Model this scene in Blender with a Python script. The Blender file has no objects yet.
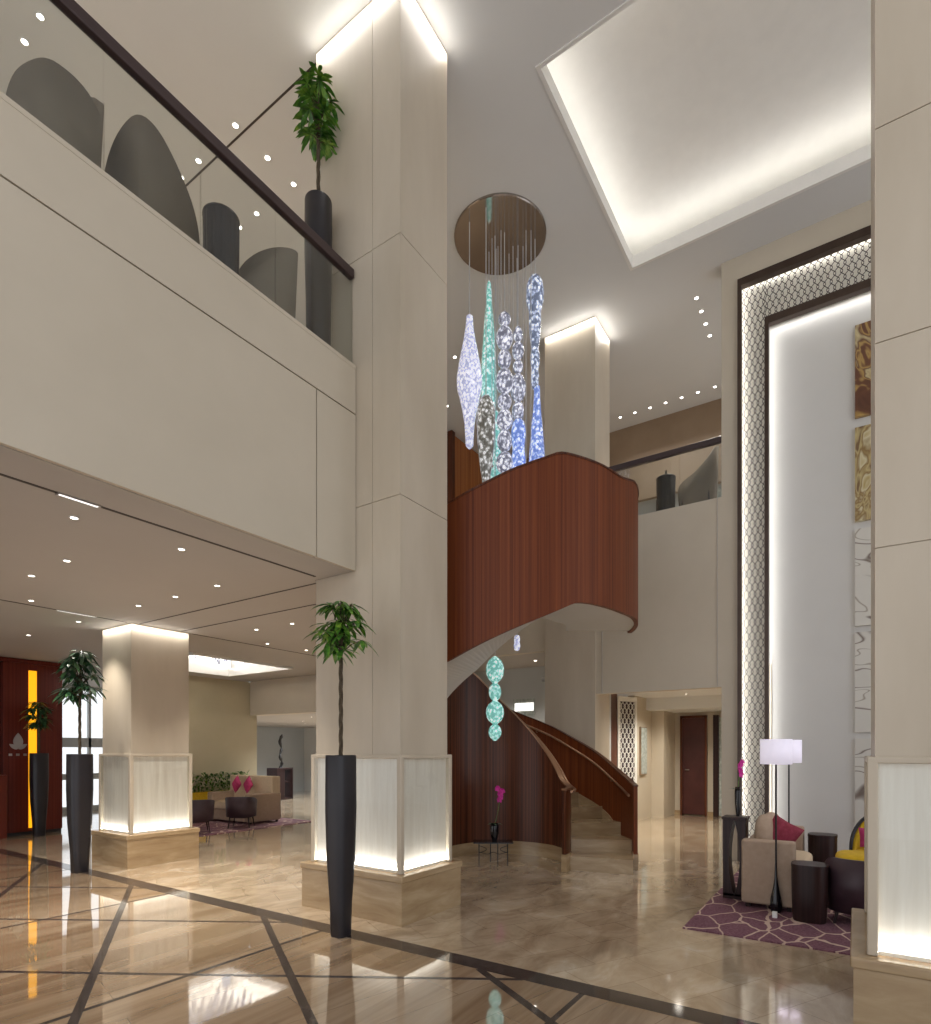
import bpy, bmesh, math, random
from mathutils import Vector, Matrix
random.seed(7)
PI = math.pi
S = bpy.context.scene
COL = S.collection

# ------------------------------------------------------------------ camera
FPX, U0, V0, EYE = 586.6, 465.5, 752.0, 1.5
TH = math.atan(389.5 / FPX)
cT, sT = math.cos(TH), math.sin(TH)
cam_d = bpy.data.cameras.new('camera')
cam_d.sensor_fit = 'HORIZONTAL'; cam_d.sensor_width = 36
cam_d.lens = FPX / 931 * 36
cam_d.shift_y = (V0 - 512) / 931
cam_d.clip_start = .05; cam_d.clip_end = 200
cam = bpy.data.objects.new('camera', cam_d); COL.objects.link(cam)
cam.location = (0, 0, EYE); cam.rotation_euler = (PI / 2, 0, TH - PI / 2)
S.camera = cam
# ------------------------------------------------------------------ view, world
S.view_settings.view_transform = 'Standard'; S.view_settings.look = 'None'
S.view_settings.gamma = 1; S.view_settings.use_curve_mapping = False
S.view_settings.exposure = 0.0
S.cycles.max_bounces = 8; S.cycles.diffuse_bounces = 5; S.cycles.glossy_bounces = 4
S.cycles.transparent_max_bounces = 12; S.cycles.sample_clamp_indirect = 4
S.cycles.use_denoising = True
WORLD = 1.28
w = bpy.data.worlds.new('sky'); S.world = w; w.use_nodes = True
w.node_tree.nodes['Background'].inputs[0].default_value = (.93, .95, 1, 1)
w.node_tree.nodes['Background'].inputs[1].default_value = WORLD

def link_light(name, d, loc, dirv, parent=None):
    o = bpy.data.objects.new(name, d); COL.objects.link(o)
    o.location = loc
    o.rotation_euler = Vector(dirv).to_track_quat('-Z', 'Y').to_euler()
    if parent: o.parent = parent; o.matrix_parent_inverse = Matrix.Translation(parent.location).inverted()
    return o
def strip(p0, p1, dirv, width, power, col=(1, .965, .91), spread=180, parent=None):
    """a run of LED tape from p0 to p1 that shines along dirv"""
    p0, p1 = Vector(p0), Vector(p1); L = (p1 - p0).length
    d = bpy.data.lights.new('led', 'AREA'); d.shape = 'RECTANGLE'
    d.size = L; d.size_y = width; d.energy = power * L; d.color = col; d.spread = math.radians(spread)
    z = -Vector(dirv).normalized(); x = (p1 - p0).normalized(); z = (z - x * z.dot(x)).normalized(); y = z.cross(x)
    o = bpy.data.objects.new('led_strip', d); COL.objects.link(o)
    m = Matrix((x, y, z)).transposed().to_4x4(); m.translation = (p0 + p1) / 2
    o.matrix_world = m
    return o
# soft light that comes down from the downlight field of the high ceiling
def area(loc, dirv, sx, sy, power, col):
    d = bpy.data.lights.new('soft', 'AREA'); d.shape = 'RECTANGLE'; d.size = sx; d.size_y = sy
    d.energy = power; d.color = col
    return link_light('room_light', d, loc, dirv)

# ------------------------------------------------------------------ materials
def lin(c):
    return tuple((x / 255 / 12.92) if x / 255 <= .04045 else ((x / 255 + .055) / 1.055) ** 2.4 for x in c)
class NT:
    def __init__(s, name):
        s.m = bpy.data.materials.new(name); s.m.use_nodes = True; s.t = s.m.node_tree
        s.b = s.t.nodes['Principled BSDF']; s.out = s.t.nodes['Material Output']
    def n(s, k, **kw):
        q = s.t.nodes.new(k)
        for a, b in kw.items(): setattr(q, a, b)
        return q
    def l(s, a, b): s.t.links.new(a, b)
    def coord(s, scale=(1, 1, 1), rot=(0, 0, 0), geo=False):
        c = s.n('ShaderNodeNewGeometry').outputs['Position'] if geo else s.n('ShaderNodeTexCoord').outputs['Object']
        m = s.n('ShaderNodeMapping'); m.inputs['Scale'].default_value = scale; m.inputs['Rotation'].default_value = rot
        s.l(c, m.inputs[0]); return m.outputs[0]
    def noise(s, co, scale, detail=4, rough=.55, dist=0):
        q = s.n('ShaderNodeTexNoise'); q.inputs['Scale'].default_value = scale; q.inputs['Detail'].default_value = detail
        q.inputs['Roughness'].default_value = rough; q.inputs['Distortion'].default_value = dist
        s.l(co, q.inputs['Vector']); return q.outputs['Fac']
    def ramp(s, f, stops, interp='LINEAR'):
        q = s.n('ShaderNodeValToRGB'); q.color_ramp.interpolation = interp; e = q.color_ramp.elements
        while len(e) < len(stops): e.new(.5)
        for el, (p, c) in zip(e, stops):
            el.position = p; el.color = (*lin(c), 1)
        s.l(f, q.inputs[0]); return q.outputs[0]
    def mix(s, f, a, b, mode='MIX'):
        q = s.n('ShaderNodeMix', data_type='RGBA', blend_type=mode)
        if isinstance(f, float): q.inputs[0].default_value = f
        else: s.l(f, q.inputs[0])
        for i, v in ((6, a), (7, b)):
            if isinstance(v, tuple): q.inputs[i].default_value = (*lin(v), 1)
            else: s.l(v, q.inputs[i])
        return q.outputs[2]
    def bump(s, f, strength=.2, dist=.01):
        q = s.n('ShaderNodeBump'); q.inputs['Strength'].default_value = strength; q.inputs['Distance'].default_value = dist
        s.l(f, q.inputs['Height']); s.l(q.outputs[0], s.b.inputs['Normal'])
    def base(s, c, rough=.5, metal=0, spec=.5):
        if isinstance(c, tuple): s.b.inputs['Base Color'].default_value = (*lin(c), 1)
        else: s.l(c, s.b.inputs['Base Color'])
        s.b.inputs['Roughness'].default_value = rough; s.b.inputs['Metallic'].default_value = metal
        s.b.inputs['Specular IOR Level'].default_value = spec
        return s.m
def plain(name, c, rough=.6, metal=0, var=6, scale=6, spec=.5, bump=0):
    t = NT(name); co = t.coord(); f = t.noise(co, scale)
    a = tuple(max(0, x - var) for x in c); b = tuple(min(255, x + var) for x in c)
    t.base(t.ramp(f, [(.3, a), (.7, b)]), rough, metal, spec)
    if bump: t.bump(t.noise(co, scale * 20), bump, .004)
    return t.m
def glow(name, c, strength):
    t = NT(name); t.base(c, .5); t.b.inputs['Emission Color'].default_value = (*lin(c), 1)
    t.b.inputs['Emission Strength'].default_value = strength; return t.m
M = {}
M['stone'] = (lambda t: t.base(t.ramp(t.noise(t.coord((1, 1, .25)), 2.2, 5), [(.3, (186, 173, 153)), (.7, (201, 189, 170))]), .38, 0, .35))(NT('cream_stone'))
M['lit_stone'] = (lambda t: t.base(t.ramp(t.noise(t.coord((6, 6, .4)), 3, 5), [(.3, (214, 205, 192)), (.7, (232, 226, 216))]), .35))(NT('pale_onyx'))
M['lattice_back'] = plain('cream_backing', (242, 238, 224), .6, var=3)
M['plinth'] = (lambda t: t.base(t.ramp(t.noise(t.coord((.6, .6, 3)), 3, 7, .6, .6), [(.3, (150, 124, 92)), (.55, (170, 146, 112)), (.75, (190, 168, 136))]), .2))(NT('beige_marble'))
M['wall'] = plain('cream_wall', (198, 187, 168), .6, var=3, scale=1.5)
M['wall_white'] = plain('pale_wall', (205, 203, 198), .6, var=2, scale=1.5)
M['wall_grey'] = plain('grey_wall', (186, 190, 190), .6, var=3, scale=1.5)
M['wall_taupe'] = plain('taupe_wall', (150, 128, 104), .6, var=6, scale=2)
M['wall_olive'] = plain('olive_beige_wall', (188, 176, 146), .6, var=3, scale=2)
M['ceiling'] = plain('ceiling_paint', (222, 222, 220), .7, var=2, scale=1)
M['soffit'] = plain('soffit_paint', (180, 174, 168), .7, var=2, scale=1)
M['white'] = plain('white_paint', (235, 233, 228), .5, var=2)
M['gap'] = plain('shadow_gap', (70, 62, 58), .7)
M['bronze'] = plain('dark_bronze', (74, 60, 52), .35, .6, var=5)
M['rail'] = plain('dark_handrail', (58, 42, 42), .35, var=4, scale=3)
M['brass'] = plain('brushed_bronze', (168, 130, 104), .3, .8)
M['steel'] = plain('brushed_steel', (190, 188, 186), .3, .9)
M['cable'] = plain('pale_cable', (205, 206, 208), .4)
M['black_gloss'] = plain('black_gloss', (22, 20, 24), .12, var=3)
M['black'] = plain('black_iron', (30, 27, 26), .5, var=4)
M['planter'] = plain('charcoal_planter', (30, 27, 32), .4, var=3, scale=3)
M['bark'] = plain('bark', (74, 62, 44), .8, var=14, scale=40)
M['soil'] = plain('soil', (52, 40, 30), .9, var=12, scale=60)
M['cushion'] = plain('beige_upholstery', (172, 150, 130), .85, var=5, scale=20, bump=.3)
M['cushion_light'] = plain('cream_upholstery', (206, 186, 158), .85, var=5, scale=20, bump=.3)
M['crimson'] = plain('crimson_fabric', (132, 36, 58), .75, var=10, scale=30, bump=.3)
M['magenta'] = plain('magenta_fabric', (176, 44, 98), .7, var=12, scale=30, bump=.3)
M['yellow'] = plain('mustard_fabric', (206, 168, 20), .75, var=10, scale=20, bump=.3)
M['plum_leather'] = plain('plum_leather', (62, 44, 52), .45, var=5, scale=10)
M['olive_fabric'] = plain('olive_brown_fabric', (112, 100, 84), .8, var=5, scale=8)
M['door'] = plain('mahogany_door', (70, 30, 28), .35, var=8, scale=3)
M['flower'] = plain('orchid_petal', (206, 40, 150), .6, var=14, scale=60)
M['plastic'] = plain('white_plastic', (232, 232, 230), .4)
M['paper'] = plain('pink_panel', (176, 132, 124), .6)
def wood(name, a, b, c, rough=.32):
    t = NT(name); co = t.coord((22, 22, .3), geo=True); f = t.noise(co, 2.2, 6, .62, .3)
    col = t.ramp(f, [(.28, a), (.5, b), (.74, c)])
    f2 = t.noise(t.coord((24, 24, .02), geo=True), 1.4, 2)
    col = t.mix(.55, col, t.ramp(f2, [(.35, a), (.65, c)]))
    t.base(col, rough, 0, .28); t.bump(t.noise(t.coord((60, 60, 1), geo=True), 3), .12, .003); return t.m
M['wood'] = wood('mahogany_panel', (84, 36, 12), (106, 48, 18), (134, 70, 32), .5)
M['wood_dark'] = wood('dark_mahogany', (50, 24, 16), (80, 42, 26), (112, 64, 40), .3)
M['wood_amber'] = wood('amber_wood', (120, 64, 34), (160, 94, 52), (196, 132, 78), .35)
M['wood_red'] = wood('red_wood', (76, 26, 20), (100, 36, 26), (118, 50, 34))
M['espresso'] = wood('espresso_wood', (30, 18, 18), (44, 27, 26), (58, 38, 36), .35)
def leafmat(name, a, b, c):
    t = NT(name); t.base(t.ramp(t.noise(t.coord(), 14, 2), [(.3, a), (.5, b), (.72, c)]), .38)
    t.b.inputs['Subsurface Weight'].default_value = 0; return t.m
M['leaf'] = leafmat('green_leaf', (42, 80, 30), (78, 128, 44), (138, 172, 62))
M['leaf_dark'] = leafmat('dark_leaf', (22, 50, 34), (42, 80, 50), (80, 118, 70))
def glassmat(name, tint, refl=1.0, rough=0.0):
    t = NT(name); tr = t.n('ShaderNodeBsdfTransparent'); tr.inputs[0].default_value = (*lin(tint), 1)
    g = t.n('ShaderNodeBsdfGlossy'); g.inputs['Roughness'].default_value = rough
    fr = t.n('ShaderNodeLayerWeight'); pw = t.n('ShaderNodeMath', operation='POWER'); pw.inputs[1].default_value = 4
    t.l(fr.outputs['Facing'], pw.inputs[0])
    mu = t.n('ShaderNodeMath', operation='MULTIPLY_ADD'); mu.inputs[1].default_value = .85 * refl; mu.inputs[2].default_value = .045 * refl; mu.use_clamp = True
    mx = t.n('ShaderNodeMixShader'); t.l(pw.outputs[0], mu.inputs[0]); t.l(mu.outputs[0], mx.inputs[0])
    t.l(tr.outputs[0], mx.inputs[1]); t.l(g.outputs[0], mx.inputs[2]); t.l(mx.outputs[0], t.out.inputs[0]); return t.m
M['glass'] = glassmat('clear_glass', (253, 254, 253), .8)
M['glass_panel'] = glassmat('balustrade_glass', (249, 251, 250), 1.3)
M['glass_edge'] = plain('glass_edge', (120, 140, 132), .2)
t = NT('dark_mirror'); t.base((168, 158, 150), .1, .85); M['mirror'] = t.m
def crystal(name, a, b, c, em=1.2, scale=26):
    t = NT(name); co = t.coord((1, 1, .8))
    v = t.n('ShaderNodeTexVoronoi'); v.inputs['Scale'].default_value = scale; t.l(co, v.inputs['Vector'])
    f = t.noise(co, scale * .9, 3, .7)
    mu = t.n('ShaderNodeMath', operation='MULTIPLY_ADD'); t.l(v.outputs['Distance'], mu.inputs[0]); mu.inputs[1].default_value = -.55; t.l(f, mu.inputs[2])
    ad = t.n('ShaderNodeMath', operation='ADD'); t.l(mu.outputs[0], ad.inputs[0]); ad.inputs[1].default_value = .22
    col = t.ramp(ad.outputs[0], [(.34, a), (.5, b), (.68, c)])  # glints and dark refraction of the glass painted into colour and emission
    t.base(col, .08); t.l(col, t.b.inputs['Emission Color']); t.b.inputs['Emission Strength'].default_value = em
    t.b.inputs['Coat Weight'].default_value = .6
    t.bump(v.outputs['Distance'], .6, .01); return t.m
M['cr_white'] = crystal('lavender_white_glass', (160, 164, 192), (206, 208, 232), (252, 252, 255), .8, 36)
M['cr_teal'] = crystal('teal_glass', (104, 172, 164), (156, 212, 206), (240, 254, 252), .68, 26)
M['cr_clear'] = crystal('clear_bead_glass', (96, 98, 112), (164, 166, 182), (250, 250, 255), .78, 24)
M['cr_smoke'] = crystal('smoky_amber_glass', (88, 86, 80), (146, 146, 142), (246, 246, 250), .62, 24)
M['cr_blue'] = crystal('cobalt_glass', (96, 120, 184), (146, 166, 220), (244, 248, 255), .78, 26)
M['cr_blueclear'] = crystal('ice_blue_glass', (88, 98, 120), (156, 168, 196), (244, 248, 255), .76, 24)
M['lamp_shade'] = glow('lamp_shade_fabric', (232, 226, 242), .5)
M['lens'] = glow('downlight_lens', (255, 248, 238), 9)
M['amber_light'] = glow('amber_light_panel', (255, 176, 20), 1.1)
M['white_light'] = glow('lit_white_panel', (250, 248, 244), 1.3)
M['led_tape'] = glow('led_tape', (255, 250, 244), 5)

# floor marbles
def marble(name, tones, rot, tile, mortar, rough=.07, sc=1.6, stretch=(.35, 1.6, 1), coat=(1, .025)):
    t = NT(name); co = t.coord(stretch, (0, 0, rot), geo=True)
    f = t.noise(co, sc, 9, .62, .7)
    col = t.ramp(f, [(.25, tones[0]), (.42, tones[1]), (.58, tones[2]), (.75, tones[3])])
    b = t.n('ShaderNodeTexBrick'); b.offset = .5; b.inputs['Scale'].default_value = 1
    b.inputs['Brick Width'].default_value = tile[0]; b.inputs['Row Height'].default_value = tile[1]
    b.inputs['Mortar Size'].default_value = .0025; b.inputs['Color1'].default_value = (1, 1, 1, 1)
    b.inputs['Color2'].default_value = (mortar,) * 3 + (1,); b.inputs['Mortar'].default_value = (.6, .55, .5, 1)
    t.l(t.coord((1, 1, 1), (0, 0, rot), geo=True), b.inputs['Vector'])
    col = t.mix(1.0, col, b.outputs['Color'], 'MULTIPLY')
    t.base(col, rough, 0, .9); t.b.inputs['Coat Weight'].default_value = coat[0]; t.b.inputs['Coat Roughness'].default_value = coat[1]; t.b.inputs['Coat IOR'].default_value = 1.85
    t.bump(t.noise(t.coord(geo=True), 1.4, 2), .03, .02)
    return t.m
M['floor_front'] = marble('striped_beige_marble', [(124, 98, 72), (156, 130, 102), (178, 154, 126), (198, 178, 152)], .25, (1.6, .34), .88, .05, 2.0, (.16, 2.4, 1))
M['floor_back'] = marble('mosaic_beige_marble', [(160, 138, 112), (188, 166, 138), (212, 192, 164), (236, 222, 202)], .5, (.55, .36), .86, .1, 2.2, (.8, 1.5, 1), (.75, .06))
M['inlay'] = plain('dark_marble_inlay', (70, 62, 58), .08, var=10, scale=8, spec=.7)
t = NT('patterned_rug'); co = t.coord((1.5, 2.6, 1), (0, 0, .5), geo=True)
wv = t.noise(t.coord((1, 1, 1), geo=True), 2.2, 2)
v = t.n('ShaderNodeTexVoronoi', feature='DISTANCE_TO_EDGE'); v.inputs['Scale'].default_value = 2.0
mx = t.n('ShaderNodeMix', data_type='VECTOR'); mx.inputs[0].default_value = .12
nn = t.n('ShaderNodeTexNoise'); nn.inputs['Scale'].default_value = 2.5; t.l(co, nn.inputs['Vector'])
t.l(co, mx.inputs[4]); t.l(nn.outputs['Color'], mx.inputs[5]); t.l(mx.outputs[1], v.inputs['Vector'])
pile = t.noise(t.coord(geo=True), 60, 3); patch = t.noise(t.coord((1, 1, 1), geo=True), 3.2, 2)
ground = t.mix(patch, (92, 48, 66), (126, 84, 98)); ground = t.mix(.4, ground, t.ramp(pile, [(.35, (72, 36, 52)), (.65, (150, 110, 118))]))
line = t.ramp(v.outputs['Distance'], [(.026, (255, 255, 255)), (.034, (0, 0, 0))])
t.base(t.mix(line, ground, (198, 172, 156)), .95); t.bump(pile, .5, .01); M['rug'] = t.m
t = NT('gold_swirl_art'); f = t.noise(t.coord((2.5, 2.5, 1.2), (.4, .3, .7), geo=True), 1.3, 2, .5, 2.2)
t.base(t.ramp(f, [(.3, (84, 50, 36)), (.44, (104, 66, 44)), (.5, (176, 144, 84)), (.55, (96, 60, 44)), (.64, (200, 184, 140)), (.8, (104, 70, 50))]), .3); M['art_brown'] = t.m
t = NT('ochre_swirl_art'); f = t.noise(t.coord((2.5, 2.5, 1.2), (.2, .6, .9), geo=True), 1.4, 2, .5, 2.4)
t.base(t.ramp(f, [(.3, (116, 90, 60)), (.42, (190, 172, 122)), (.5, (136, 108, 64)), (.58, (208, 198, 162)), (.7, (170, 146, 84))]), .3); M['art_gold'] = t.m
t = NT('pale_arc_art'); f = t.noise(t.coord((.9, .9, 1.8), (.5, .2, .3), geo=True), 1.3, 1, .4, 1.6)
t.base(t.ramp(f, [(.3, (206, 202, 192)), (.42, (206, 202, 192)), (.445, (108, 92, 80)), (.47, (208, 204, 194)), (.58, (210, 206, 196)), (.6, (150, 140, 124)), (.62, (210, 206, 196))]), .4); M['art_pale'] = t.m
t = NT('checked_glass_wall'); t.base(t.ramp(t.noise(t.coord((3, 3, 3), geo=True), 5, 5), [(.4, (150, 160, 156)), (.62, (188, 196, 192))]), .3); M['tile_grey'] = t.m

# ------------------------------------------------------------------ mesh tools
class MB:
    def __init__(s): s.v = []; s.f = []; s.sm = []
    def add(s, vs, fs, smooth=False):
        n = len(s.v); s.v += [tuple(p) for p in vs]; s.f += [tuple(i + n for i in f) for f in fs]; s.sm += [smooth] * len(fs); return s
    def box(s, x0, x1, y0, y1, z0, z1):
        x0, x1 = sorted((x0, x1)); y0, y1 = sorted((y0, y1)); z0, z1 = sorted((z0, z1))
        return s.add([(x0, y0, z0), (x1, y0, z0), (x1, y1, z0), (x0, y1, z0), (x0, y0, z1), (x1, y0, z1), (x1, y1, z1), (x0, y1, z1)],
                     [(0, 3, 2, 1), (4, 5, 6, 7), (0, 1, 5, 4), (1, 2, 6, 5), (2, 3, 7, 6), (3, 0, 4, 7)])
    def loft(s, rings, caps=True, closed=True, smooth=True):
        n = len(rings[0]); vs = [p for r in rings for p in r]; fs = []
        for i in range(len(rings) - 1):
            for j in range(n if closed else n - 1):
                k = (j + 1) % n; fs.append((i * n + j, i * n + k, (i + 1) * n + k, (i + 1) * n + j))
        s.add(vs, fs, smooth)
        if caps and closed:
            s.add(rings[0], [tuple(reversed(range(n)))]); s.add(rings[-1], [tuple(range(n))])
        return s
    def lathe(s, prof, c=(0, 0, 0), seg=24, sq=0, rot=0, smooth=True):
        rings = []
        for r, z in prof:
            ring = []
            for i in range(seg):
                a = 2 * PI * i / seg; q = 1
                if sq: q = 1 / ((abs(math.cos(a)) ** sq + abs(math.sin(a)) ** sq) ** (1 / sq))
                ring.append((c[0] + r * q * math.cos(a + rot), c[1] + r * q * math.sin(a + rot), c[2] + z))
            rings.append(ring)
        return s.loft(rings, smooth=smooth)
    def tube(s, pts, r, seg=8):
        pts = [Vector(p) for p in pts]; rings = []; up = Vector((0, 0, 1)); prev = None
        for i, p in enumerate(pts):
            d = (pts[min(i + 1, len(pts) - 1)] - pts[max(i - 1, 0)]).normalized()
            a = prev - d * prev.dot(d) if prev else (up.cross(d) if abs(d.z) < .95 else Vector((1, 0, 0)))
            a.normalize(); prev = a; b = d.cross(a); rr = r[i] if isinstance(r, (list, tuple)) else r
            rings.append([p + (a * math.cos(2 * PI * k / seg) + b * math.sin(2 * PI * k / seg)) * rr for k in range(seg)])
        return s.loft(rings)
    def build(s, name, mat, parent=None, bevel=0, loc=None, rotz=0):
        me = bpy.data.meshes.new(name); me.from_pydata(s.v, [], s.f); me.validate()
        for p, q in zip(me.polygons, s.sm): p.use_smooth = q
        me.materials.append(M[mat] if isinstance(mat, str) else mat)
        o = bpy.data.objects.new(name, me); COL.objects.link(o)
        if parent: o.parent = parent
        if loc: o.location = loc
        if rotz: o.rotation_euler.z = rotz
        if bevel:
            b = o.modifiers.new('bevel', 'BEVEL'); b.width = bevel; b.segments = 3; b.limit_method = 'ANGLE'
            for p in me.polygons: p.use_smooth = True
            try:
                wn = o.modifiers.new('wn', 'WEIGHTED_NORMAL'); wn.keep_sharp = True
            except Exception: pass
        return o
def thing(name, label, cat, loc=(0, 0, 0), rotz=0, group=None):
    o = bpy.data.objects.new(name, None); COL.objects.link(o); o.location = loc; o.rotation_euler.z = rotz
    o.empty_display_size = .1
    return tag(o, label, cat, group)
def tag(o, label, cat, group=None):
    o['label'] = label; o['category'] = cat
    if group: o['group'] = group
    return o
def struct(name, mb, mat, bevel=0):
    o = mb.build(name, mat, None, bevel); o['kind'] = 'structure'; return o
def dup(root, loc, rotz=None, label=None, group=None):
    r = root.copy(); COL.objects.link(r); r.location = loc
    if rotz is not None: r.rotation_euler.z = rotz
    if label: r['label'] = label
    if group: r['group'] = group
    for ch in list(root.children):
        c = ch.copy(); COL.objects.link(c); c.parent = r
        for g in ch.children:
            d = g.copy(); COL.objects.link(d); d.parent = c
    return r
def at(u, v, dep):
    """a world point at a known distance in front of the viewpoint"""
    a = (u - U0) / FPX * dep
    return Vector((cT * dep + sT * a, sT * dep - cT * a, EYE + (V0 - v) / FPX * dep))
def atY(u, v, y):
    a = (u - U0) / FPX; k = y / (sT - cT * a); return at(u, v, k)
def atX(u, v, x):
    a = (u - U0) / FPX; k = x / (cT + sT * a); return at(u, v, k)

CZ, SZ, GZ, RZ = 8.35, 3.18, 5.08, 5.95     # ceiling, soffit, parapet top, handrail top
XR = 8.84                                     # plane of the rear gallery front and the feature wall
# ================================================================== STRUCTURE
b = MB().box(-5, 3.45, -6, 16.5, -.1, 0); struct('floor', b, 'floor_front')
b = MB().box(3.45, 17, -6, 18, -.1, 0); struct('floor', b, 'floor_back')
# high ceiling with the square coffer
cx0, cx1, cy0, cy1 = 5.3, 8.22, -1.6, 2.63
b = MB().box(-5, cx0, -6, 14, CZ, CZ + .1).box(cx1, 13, -6, 14, CZ, CZ + .1).box(cx0, cx1, cy1, 14, CZ, CZ + .1).box(cx0, cx1, -6, cy0, CZ, CZ + .1)
struct('ceiling', b, 'ceiling')
b = MB().box(cx0 - .5, cx1 + .5, cy0 - .5, cy1 + .5, CZ + .54, CZ + .62)                # coffer roof
g = .45
b.box(cx0 - g - .05, cx0 - g, cy0 - g, cy1 + g, CZ + .1, CZ + .54).box(cx1 + g, cx1 + g + .05, cy0 - g, cy1 + g, CZ + .1, CZ + .54)
b.box(cx0 - g, cx1 + g, cy0 - g - .05, cy0 - g, CZ + .1, CZ + .54).box(cx0 - g, cx1 + g, cy1 + g, cy1 + g + .05, CZ + .1, CZ + .54)
struct('ceiling', b, 'white')
b = MB()                                                                                 # upstand lip round the coffer
for q in ((cx0 - .03, cx0 + .01, cy0 - .03, cy1 + .03), (cx1 - .01, cx1 + .03, cy0 - .03, cy1 + .03), (cx0 + .01, cx1 - .01, cy0 - .03, cy0 + .01), (cx0 + .01, cx1 - .01, cy1 - .01, cy1 + .03)):
    b.box(*q, CZ - .01, CZ + .16)
struct('trim_1', b, 'white')
CP = 1.7
o_ = .16
strip((cx1 + o_, cy0, CZ + .2), (cx1 + o_, cy1 + .1, CZ + .2), (-.6, 0, 1), .08, CP)
strip((cx0, cy1 + o_, CZ + .2), (cx1 + .1, cy1 + o_, CZ + .2), (0, -.6, 1), .08, CP)
strip((cx0 - o_, cy0, CZ + .2), (cx0 - o_, cy1, CZ + .2), (.6, 0, 1), .08, CP)
strip((cx0, cy0 - o_, CZ + .2), (cx1, cy0 - o_, CZ + .2), (0, .6, 1), .08, CP)
# low ceiling (underside of the galleries) with the small lit coffer on the left
hx0, hx1, hy0, hy1 = 5.7, 7.75, 9.3, 11.3
def slab(z0, z1, hole=True):
    b = MB().box(-5, 3.97, 3.9, 9.3, z0, z1).box(3.97, 4.7, 4.41, 9.3, z0, z1).box(4.7, 5.6, 4.6, 9.3, z0, z1).box(5.6, 8.84, 6.25, 9.3, z0, z1)
    if hole: b.box(-5, hx0, hy0, 16.5, z0, z1).box(hx0, hx1, hy1, 16.5, z0, z1).box(hx1, 8.84, hy0, 16.5, z0, z1)
    else: b.box(-5, 8.84, 9.3, 14, z0, z1)
    return b
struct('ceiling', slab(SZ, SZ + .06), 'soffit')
struct('floor', slab(4.95, 5.05, False).box(8.95, 12.6, 1.56, 14, 4.95, 5.05), 'floor_back')
b = MB().box(hx0 - .3, hx1 + .3, hy0 - .3, hy1 + .3, SZ + .5, SZ + .55)
b.box(hx0 - .3, hx0 - .25, hy0 - .3, hy1 + .3, SZ + .06, SZ + .5).box(hx1 + .25, hx1 + .3, hy0 - .3, hy1 + .3, SZ + .06, SZ + .5)
b.box(hx0, hx1, hy0 - .3, hy0 - .25, SZ + .06, SZ + .5).box(hx0, hx1, hy1 + .25, hy1 + .3, SZ + .06, SZ + .5)
struct('ceiling', b, 'white')
b = MB()
for q in ((hx0 - .03, hx0 + .01, hy0 - .03, hy1 + .03), (hx1 - .01, hx1 + .03, hy0 - .03, hy1 + .03), (hx0 + .01, hx1 - .01, hy0 - .03, hy0 + .01), (hx0 + .01, hx1 - .01, hy1 - .01, hy1 + .03)):
    b.box(*q, SZ - .04, SZ + .12)
struct('trim_2', b, 'white')
for a0, a1, dv in (((hx0 - .1, hy0), (hx0 - .1, hy1), (.5, 0, 1)), ((hx1 + .1, hy0), (hx1 + .1, hy1), (-.5, 0, 1)), ((hx0, hy0 - .1), (hx1, hy0 - .1), (0, .5, 1)), ((hx0, hy1 + .1), (hx1, hy1 + .1), (0, -.5, 1))):
    strip((*a0, SZ + .15), (*a1, SZ + .15), dv, .06, 9)
# rear low ceilings
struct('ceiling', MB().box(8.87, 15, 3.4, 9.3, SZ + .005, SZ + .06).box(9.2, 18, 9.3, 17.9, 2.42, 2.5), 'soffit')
struct('ceiling', MB().box(8.95, 13.2, 1.2, 4.4, 2.7, 2.76).box(13.2, 14.6, 1.2, 4.4, 2.44, 2.76), 'ceiling')

# left gallery front: panelled parapet with shadow gaps
b = MB().box(-5, 3.96, 3.885, 3.96, SZ + .01, GZ - .04)
struct('wall_left', b, 'gap')
b = MB().box(-5, 3.97, 3.86, 3.89, 4.635, GZ).box(-5, 3.49, 3.86, 3.89, SZ, 4.622).box(3.502, 3.97, 3.86, 3.89, SZ, 4.622)
b.box(-5, 3.972, 3.857, 4.02, GZ - .03, GZ + .003)
struct('wall_left', b, 'wall')
# rear gallery front
b = MB().box(XR, XR + .12, 1.56, 3.41, 2.41, GZ).box(XR, XR + .12, 3.41, 9.3, SZ, GZ)
struct('wall_rear', b, 'wall')
struct('trim_3', MB().box(XR - .01, XR, 3.296, 3.304, 2.41, GZ).box(XR - .01, XR, 1.61, 1.616, 2.41, GZ), 'soffit')
struct('wall_rear', MB().box(5.61, XR, 6.24, 6.29, SZ - .003, GZ).box(5.56, 5.61, 4.6, 6.24, SZ - .003, GZ).box(4.71, 5.56, 4.59, 4.64, SZ - .003, GZ), 'wall')
# upper back walls
struct('wall_rear', MB().box(12.2, 12.3, -1, 14, 6.75, CZ), 'wall_taupe')
struct('wall_rear', MB().box(12.5, 12.6, -1, 14, 4.95, 6.9), 'wall_grey')
struct('wall_rear', MB().box(12.42, 12.5, 1.9, 2.85, 5.05, 6.75), 'tile_grey')
struct('trim_4', MB().box(12.40, 12.5, 3.42, 3.46, 5.05, 6.75).box(12.40, 12.5, 2.87, 2.9, 5.05, 6.75).box(12.40, 12.5, 4.2, 4.24, 5.05, 6.75), 'gap')
struct('wall_left', MB().box(10.3, 12.2, 7.2, 7.3, 5.05, CZ - .02), 'wood_amber')
struct('trim_5', MB().box(10.2, 10.32, 7.12, 7.3, 5.05, CZ - .02), 'wood_dark')
struct('wall_left', MB().box(-5, 12.6, 14, 14.1, 4.95, CZ), 'wall')
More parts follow.
